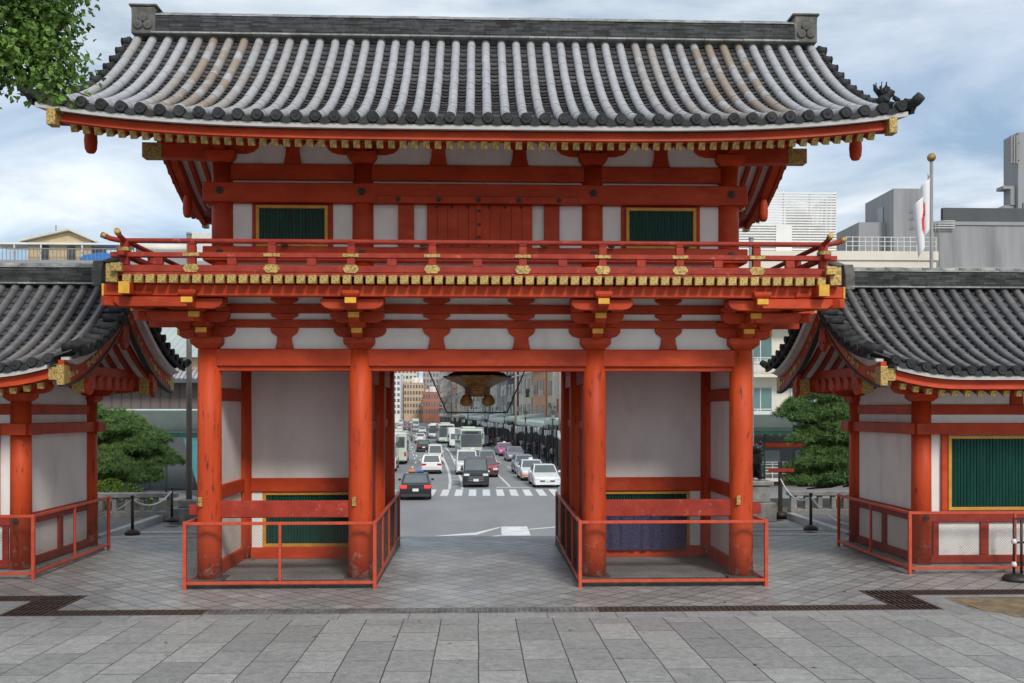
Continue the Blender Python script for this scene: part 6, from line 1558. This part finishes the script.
def building(label, x, y, rz, w, d, h, wall, floors, nf, ns, front=None, win='win', extra=None, cat='building', group=None):
    """local: camera-facing end on -y, street side on -x; x 0..w, y 0..d, standing on the street"""
    t = empty('building', (0, 0, 0), label, cat, group)
    MB().box(0, w, 0, d, -.05, h).build('walls', wall, t)
    MB().box(-.12, w + .12, -.12, d + .12, h + .002, h + .35).box(.2, w - .2, .2, d - .2, h + .351, h + .38).build('parapet', wall, t)
    fh = (h - 3.4) / max(1, floors)
    def win_obj(key, mk):
        if key not in WB:
            o = mk(); WB[key] = o.data; o.parent = t; return o
        o = bpy.data.objects.new('window', WB[key]); C.objects.link(o); o.parent = t; return o
    for f in range(floors):
        z = 3.5 + f * fh + fh * .25
        for i in range(nf):
            ww = w / nf * .62; key = ('f', win, round(ww, 1), round(fh, 1))
            o = win_obj(key, lambda: MB().box(-ww / 2, ww / 2, -.05, .08, 0, fh * .5).box(-ww / 2 - .08, ww / 2 + .08, -.10, .05, -.12, -.002).build('window', win, None))
            o.location = (w * (i + .5) / nf, 0, z)
        for i in range(ns):
            ww = d / ns * .6; key = ('s', win, round(ww, 1), round(fh, 1))
            o = win_obj(key, lambda: MB().box(-.05, .08, -ww / 2, ww / 2, 0, fh * .5).box(-.10, .05, -ww / 2 - .08, ww / 2 + .08, -.12, -.002).build('window', win, None))
            o.location = (0, d * (i + .5) / ns, z)
    MB().box(-.06, .05, .4, d - .4, .14, 2.9).build('shopfront', 'wdark', t)
    if extra: extra(t, w, d, h)
    if group: clutter(t, w, d, h)
    t.location = (x, y, ZS); t.rotation_euler.z = R(rz); return t
def rooftop(t, w, d, h):
    MB().box(w * .35, w * .7, d * .3, d * .7, h + .381, h + 2.8).build('stair_house', 'wwhite', t); MB().tube([(w * .2, d * .2, h + .38), (w * .2, d * .2, h + 4.5)], .05, n=6).build('antenna', 'polegrey', t)
for n_, c_ in (('yellowboard', (.48, .42, .28)), ('redboard', (.34, .14, .11)), ('greenboard', (.18, .26, .21)), ('blueboard', (.20, .25, .33)), ('whiteboard2', (.66, .65, .62)), ('darkboard', (.09, .085, .08))): M[n_] = mat('plain ' + n_.replace('board', ' sign board').replace('2', ''), c_, tuple(v * .85 for v in c_), .5, scale=2)
def clutter(t, w, d, h):
    k = 0; y_ = 1.0
    while y_ < d - 1:
        z = random.uniform(4.4, min(h - 3, 9)); hh = random.uniform(.6, 1.6)
        MB().box(-random.uniform(.4, .75), -.13, y_, y_ + .22, z, z + hh).build('sign_board', random.choice(['yellowboard', 'redboard', 'greenboard', 'blueboard', 'whiteboard2', 'whiteboard2', 'darkboard']), t); y_ += random.uniform(4, 8)
    for f in range(int(h / 3.6)):
        MB().box(-.5, -.121, .5, d - .5, 3.3 + f * 3.4, 3.42 + f * 3.4).build('balcony', 'wwhite', t) if f % 2 == 0 else None
    for i in range(3): MB().box(w * (.15 + .25 * i), w * (.15 + .25 * i) + 1.1, .6, 1.5, h + .381, h + 1.4 + .5 * (i % 2)).build('roof_unit', 'acunit', t)
def sign(m_):
    def f(t, w, d, h): MB().box(-1.0, -.15, d * .12, d * .12 + .3, 6, min(h - 1, 9.5)).build('sign_board', m_, t)
    return f
M['signred'] = mat('plain red sign', (.42, .05, .04), (.36, .04, .03), .5); M['signwhite'] = mat('plain white sign', (.7, .7, .68), (.62, .62, .6), .5); M['signblue'] = mat('plain blue sign', (.12, .20, .34), (.10, .17, .3), .5)
right = [(73, 14, 10.5, 'wcream', 2, 'low cream shop house', None), (88, 12, 13, 'wbrick', 3, 'orange brick clad block', sign('signred')), (101, 12, 15, 'wtan', 4, 'tan block with a white sign', sign('signwhite')), (114, 11, 19, 'wbrick', 5, 'tall orange brick block', rooftop), (126, 13, 17, 'wbeige', 4, 'beige block with roof hut', rooftop),
         (140, 12, 23, 'wdark', 6, 'tall dark glass clad block', None), (153, 15, 20, 'wgrey', 5, 'mid grey office block', rooftop), (169, 14, 16, 'wcream', 4, 'cream block with a white sign', sign('signwhite')), (184, 16, 26, 'wgrey', 7, 'large grey office block', None), (201, 16, 19, 'wwhite', 5, 'white office block', sign('signwhite')),
         (218, 18, 27, 'wmauve', 7, 'tall mauve grey block', rooftop), (237, 18, 22, 'wtan', 5, 'tan block with roof hut', rooftop), (256, 20, 30, 'wwhite', 8, 'tall white block', rooftop), (277, 22, 26, 'wbrick', 6, 'brick red block', sign('signwhite')), (300, 24, 32, 'wgrey', 8, 'tall grey block', rooftop), (325, 26, 27, 'wbeige', 6, 'long beige block', rooftop), (352, 28, 34, 'wcream', 8, 'very tall cream block', rooftop)]
for i, (y, d, h, wl, fl_n, lb, ex) in enumerate(right):
    building('%s on the right, %s from crosswalk' % (lb, names[i] if i < 15 else ('sixteenth', 'seventeenth')[i - 15]), cxr(y) + 4.1, y, ang, 13, d - .4, h, wl, fl_n, 4, max(2, int(d / 4)), extra=ex, group='buildings along the right of the street')
left = [(150, 22, 14, 'wgrey', 4, 'grey block with roof hut', rooftop), (174, 22, 17, 'wcream', 5, 'cream block', None), (198, 24, 21, 'wwhite', 6, 'white office block', rooftop), (224, 24, 18, 'wtan', 5, 'tan block', None), (250, 26, 23, 'wbeige', 6, 'beige block', rooftop), (278, 30, 20, 'wpink', 5, 'pinkish block', None), (310, 34, 26, 'wwhite', 7, 'tall white block', rooftop)]
for i, (y, d, h, wl, fl_n, lb, ex) in enumerate(left):
    building('%s on the left side of the street, %s in its row' % (lb, names[i]), cxl(y) - 4.2 - 13, y, ang, 13, d - .5, h, wl, fl_n, 4, 2, extra=ex, group='buildings along the left side of the street')
end = [(-46, 420, 12, 21, 'wwhite', 6, 'white office block with many windows'), (-33.5, 432, 9, 17.5, 'wtan', 4, 'tan block with few windows'), (-24, 415, 8, 13, 'wrust', 3, 'low brick red block'), (-15.5, 430, 10, 20, 'wbeige', 5, 'beige block'), (-60, 470, 13, 34, 'wgrey', 8, 'tall grey tower'), (-46, 500, 14, 30, 'wcream', 7, 'cream tower'), (-30, 520, 12, 36, 'wmauve', 8, 'mauve tower'), (-17, 500, 14, 31, 'wwhite', 7, 'white tower')]
for x, y, w, h, wl, fl_n, lb in end:
    building('%s closing the far end of the street' % lb, x, y, 0, w, 18, h, wl, int(fl_n * 1.3), 7, 1, extra=rooftop, group='buildings at the far end of the street')

# corner block on the right: cream building with louvre screened roof room
M['louvre'] = mat('white louvre', (.74, .73, .70), (.66, .65, .62), .5, scale=2); M['railwhite'] = mat('white metal rail', (.62, .62, .60), (.5, .5, .48), .5); 
t = empty('building', (16, 66, ZS), 'cream corner building with balconies and white louvres on its roof, right of the gate', 'building')
MB().box(14.2, 31, 64, 80, ZS - .05, 12.75).build('walls', 'wcream', t); MB().box(14.1, 31.1, 63.88, 80.1, 12.752, 13.35).build('parapet', 'wcream', t)
k = 0
for fz in (-1.9, 1.6, 5.0, 8.6):
    for x in (15.3, 18.2, 21.1, 24.0, 26.9):
        w = MB().box(x, x + 1.5, 63.93, 64.05, fz + .9, fz + 2.5).build('window', 'wingreen', t)
        MB().box(x - .08, x + 1.58, 63.9, 64.02, fz + .78, fz + .898).box(x - .08, x, 63.9, 64.02, fz + .9, fz + 2.58).box(x + 1.5, x + 1.58, 63.9, 64.02, fz + .9, fz + 2.58).box(x + .72, x + .78, 63.915, 63.929, fz + .9, fz + 2.5).build('frame', 'railwhite', w)
    b_ = MB().box(14.3, 22.5, 62.8, 64.0, fz - .2, fz).build('balcony', 'wcream', t)
    r_ = MB()
    for zz_ in (.3, .5, .7, .9, 1.05): r_.box(14.35, 22.45, 62.82, 62.87, fz + zz_, fz + zz_ + .06)
    for i in range(9): r_.box(14.35 + i * 1.01, 14.40 + i * 1.01, 62.815, 62.875, fz, fz + 1.1)
    r_.build('balcony_rail', 'railwhite', b_)
    MB().box(17.0, 17.8, 63.3, 63.7, fz + .05, fz + .7).build('air_conditioner', 'acunit', t, bevel=.02)
lv = MB()
for i in range(23): lv.box(17.4, 24.5, 64.9, 64.97, 13.38 + i * .183, 13.49 + i * .183)
for i in range(23): lv.box(24.43, 24.5, 64.98, 70, 13.38 + i * .183, 13.49 + i * .183)
for x in (17.4, 19.1, 20.8, 22.6, 24.4): lv.box(x, x + .09, 64.98, 65.06, 13.35, 17.6)
for y in (67, 69.5): lv.box(24.35, 24.42, y, y + .09, 13.35, 17.6)
lv.build('louvre_screen', 'louvre', t)
MB().box(17.8, 24.0, 65.6, 71, 13.36, 15.4).build('roof_room', 'wwhite', t); MB().box(20.3, 21.4, 64.86, 64.899, 13.35, 15.3).build('louvre_door', 'louvre', t); MB().lathe([(.9, 15.4), (.9, 16.9), (.5, 17.2)], (22.6, 67, 0), n=18).build('water_tank', 'wwhite', t)
r_ = MB()
for zz_ in (.35, .65, .95): r_.box(24.8, 31, 64.0, 64.05, 13.35 + zz_, 13.39 + zz_)
for i in range(15): r_.box(24.8 + i * .44, 24.85 + i * .44, 63.995, 64.055, 13.35, 14.35)
r_.build('roof_rail', 'railwhite', t)
t = empty('building', (36, 85, ZS), 'large grey concrete building with a block tower behind the right side hall', 'building')
MB().box(36.9, 70, 82, 110, ZS - .05, 18.7).build('walls', 'wconcrete', t); MB().box(36.8, 70.1, 81.9, 110.1, 18.702, 19.0).build('parapet', 'wgrey', t)
MB().box(35.3, 38.6, 80.5, 86.5, ZS, 21.5).build('block_tower', 'wconcrete', t); MB().box(35.22, 35.31, 82.5, 83.6, 18.2, 20.4).build('tower_window', 'win', t)
MB().box(32.9, 35.29, 82, 90, ZS, 18.9).build('side_block', 'wgrey', t); MB().box(40.5, 69, 82.4, 82.8, 19.002, 20.3).build('roof_screen', 'wdark', t)
MB().box(41, 69, 81.7, 81.99, 10, 15.0).build('wall_panel', 'wmauve', t)
d_ = MB(); d_.tube([(37.4, 80.3, 17.6), (37.4, 80.3, 20.6)], .04, n=6)
for z in (19.2, 20.0, 20.6): d_.tube([(36.7, 80.3, z - 1), (38.1, 80.3, z - .9)], .03, n=5)
d_.build('aerial', 'polegrey', t)
pp = MB()
for k in range(4): pp.tube([(38.9 + k * .3, 81.7, 15.0), (38.9 + k * .3, 81.7, 18.4 + .2 * k), (41.2, 81.7, 18.4 + .2 * k)], .06, n=6)
pp.build('roof_pipe', 'railwhite', t)
t = empty('building', (46, 90, ZS), 'tall grey concrete tower with aerials, behind the large grey concrete building', 'building')
MB().box(50.4, 62, 88, 90.5, ZS - .05, 28.6).build('walls', 'wconcrete', t); MB().box(49.2, 50.39, 88.4, 89.6, 23.4, 23.7).box(49.9, 50.39, 88.4, 89.6, 21.9, 23.4).build('ledge', 'wgrey', t); MB().prism([(46.6, 18.6), (50.39, 18.6), (50.39, 21.9), (49.4, 21.9)], 'y', 88.5, 92).build('sloped_shaft', 'wgrey', t)
MB().box(50.8, 51.5, 87.9, 88.01, 20.2, 22).build('window', 'win', t)
a_ = MB()
for k in range(3): a_.box(49.5 + .25 * k, 49.65 + .25 * k, 87.6, 87.9, 25.6, 28.2)
for z in (24.8, 26.4): a_.box(49.5, 50.5, 87.9, 88.1, z + 1.2, z + 1.3)
a_.build('aerial', 'polegrey', t)
# left corner: low brown shop with tiled pent roof and pale metal roof, big block behind
t = empty('building', (-19, 60, ZS), 'brown shop building with a pale metal roof left of the gate', 'building')
MB().box(-32, -14.2, 61, 72, ZS - .05, 4.5).build('walls', 'wbrown', t)
M['metalroof'] = mat('pale green metal roof', (.40, .45, .43), (.33, .38, .36), .5, scale=.4, stretch=(1, .2, 1), c3=(.28, .31, .29), s3=.5)
rm = MB(); x = -32.4
while x < -13.8: rm.prism([(60.2, 5.9), (70, 10.2), (72.5, 10.2), (72.5, 5.9)], 'x', x + .01, x + .44); x += .45
rm.build('roof', 'metalroof', t); MB().box(-32, -14.2, 60.9, 72, 5.2, 5.89).build('upper_wall', 'wtan', t)
pr = MB(); x = -32.3
while x < -13.9: pr.bar((x, 59.8, 4.55), (x, 60.95, 5.15), .22, .10); x += .28
pr.build('pent_roof', 'tilelight', t); MB().box(-32.2, -14, 59.75, 60.9, 4.3, 4.49).build('pent_eave', 'wdark', t)
bt_ = MB()
for i in range(30): bt_.box(-32 + i * .6, -31.95 + i * .6, 60.93, 60.99, 2.0, 4.3)
bt_.build('batten', 'wdark', t); MB().box(-32, -14.2, 60.9, 60.99, -2.4, 1.4).build('shopfront', 'wdark', t)
for i in range(6): MB().box(-31 + i * 2.8, -29 + i * 2.8, 60.8, 60.89, -2.3, .4).build('shop_window', 'wdark', t)
M['teal'] = mat('teal tarpaulin', (.06, .26, .28), (.045, .20, .22), .6, scale=1.5)
o = MB().add([(x - 1.3, y, z) for x, y, z in ((-15.6, 55.6, 1.0), (-14.4, 55.6, 1.0), (-13.9, 55.5, -2.3), (-14.6, 55.55, -2.3), (-15.6, 55.66, 1.0), (-14.4, 55.66, 1.0), (-13.9, 55.56, -2.3), (-14.6, 55.61, -2.3))], [(0, 1, 2, 3), (4, 7, 6, 5), (0, 4, 5, 1), (1, 5, 6, 2), (2, 6, 7, 3), (3, 7, 4, 0)]).build('tarpaulin', 'teal'); tag(o, 'teal cloth blind hanging before the shops left of the gate', 'blind')
t = empty('building', (-30, 80, ZS), 'wide pale block with roof shed and blue sheet, behind the left side hall', 'building')
MB().box(-44, -19.2, 74, 95, ZS - .05, 13.7).build('walls', 'wwhite', t); MB().box(-44.1, -19.1, 73.9, 95.1, 13.702, 14.0).build('roof_edge', 'wgrey', t)
for i in range(8):
    for fz in (0, 4, 8): MB().box(-42.5 + i * 3, -40.7 + i * 3, 73.92, 74.05, fz + .5, fz + 2.3).build('window', 'win', t)
M['shedwood'] = mat('yellowish shed boards', (.56, .44, .27), (.48, .37, .22), .7, scale=1.5); M['bluetarp'] = mat('blue plastic sheet', (.03, .20, .55), (.02, .15, .45), .45, scale=3, bump=.4, bscale=4)
s_ = MB(); s_.prism([(-34.6, 14.0), (-34.6, 15.6), (-31.4, 16.35), (-29.8, 15.7), (-29.8, 14.0)], 'y', 75.0, 78); s_.build('roof_shed', 'shedwood', t)
MB().prism([(-35.1, 15.52), (-31.4, 16.4), (-29.3, 15.5), (-29.3, 15.62), (-31.4, 16.55), (-35.1, 15.66)], 'y', 74.6, 78.4).build('shed_roof', 'wcream', t)
MB().box(-37.2, -26.3, 74.6, 77, 15.3, 15.45).build('veranda_roof', 'wwhite', t)
for x in (-37.1, -35.5, -33.5, -30.4, -27.5, -26.4): MB().box(x, x + .1, 74.62, 74.74, 14.0, 15.299).build('veranda_post', 'railwhite', t)
vr = MB().box(-39.1, -26.4, 74.3, 74.35, 14.9, 14.97)
for i in range(44): vr.box(-39.1 + i * .29, -39.07 + i * .29, 74.3, 74.34, 14.0, 14.9)
vr.build('roof_rail', 'polegrey', t)
MB().prism([(-30.6, 14.0), (-30.2, 14.5), (-29.0, 14.68), (-27.6, 14.6), (-27.2, 14.0)], 'y', 74.4, 76).build('plastic_sheet', 'bluetarp', t, bevel=.1)
MB().box(-33.6, -33.0, 74.9, 74.99, 14, 15.5).box(-31.6, -31, 74.9, 74.99, 14, 15.2).build('shed_door', 'wdark', t)
MB().box(-25.9, -20.6, 76, 80, 14.01, 15.2).build('roof_room', 'wgrey', t); MB().box(-22.4, -20.4, 75, 75.99, 14.02, 16.4).build('cooling_unit', 'acunit', t, bevel=.03)
MB().tube([(-27.6, 78, 15.6), (-22.6, 78, 15.6)], .35, n=12).build('roof_duct', 'wcream', t)
MB().tube([(-34.2, 79, 15.2), (-34.2, 79, 17.6)], .05, n=6).build('antenna', 'polegrey', t)
# small vending and shop fronts right of the gate under the canopy
t = empty('shop', (20, 63.2, ZS), 'shop front with a vermilion beam and dark window under the right canopy', 'shop')
MB().box(14.6, 30, 63.2, 63.6, ZS + .1, ZS + 3.3).build('shop_wall', 'wdark', t); MB().box(14.6, 30, 63.05, 63.19, ZS + 2.7, ZS + 3.0).build('shop_beam', 'red', t)
for i in range(5): MB().box(15 + i * 3, 17 + i * 3, 63.1, 63.19, ZS + .5, ZS + 2.5).build('shop_window', 'win', t)
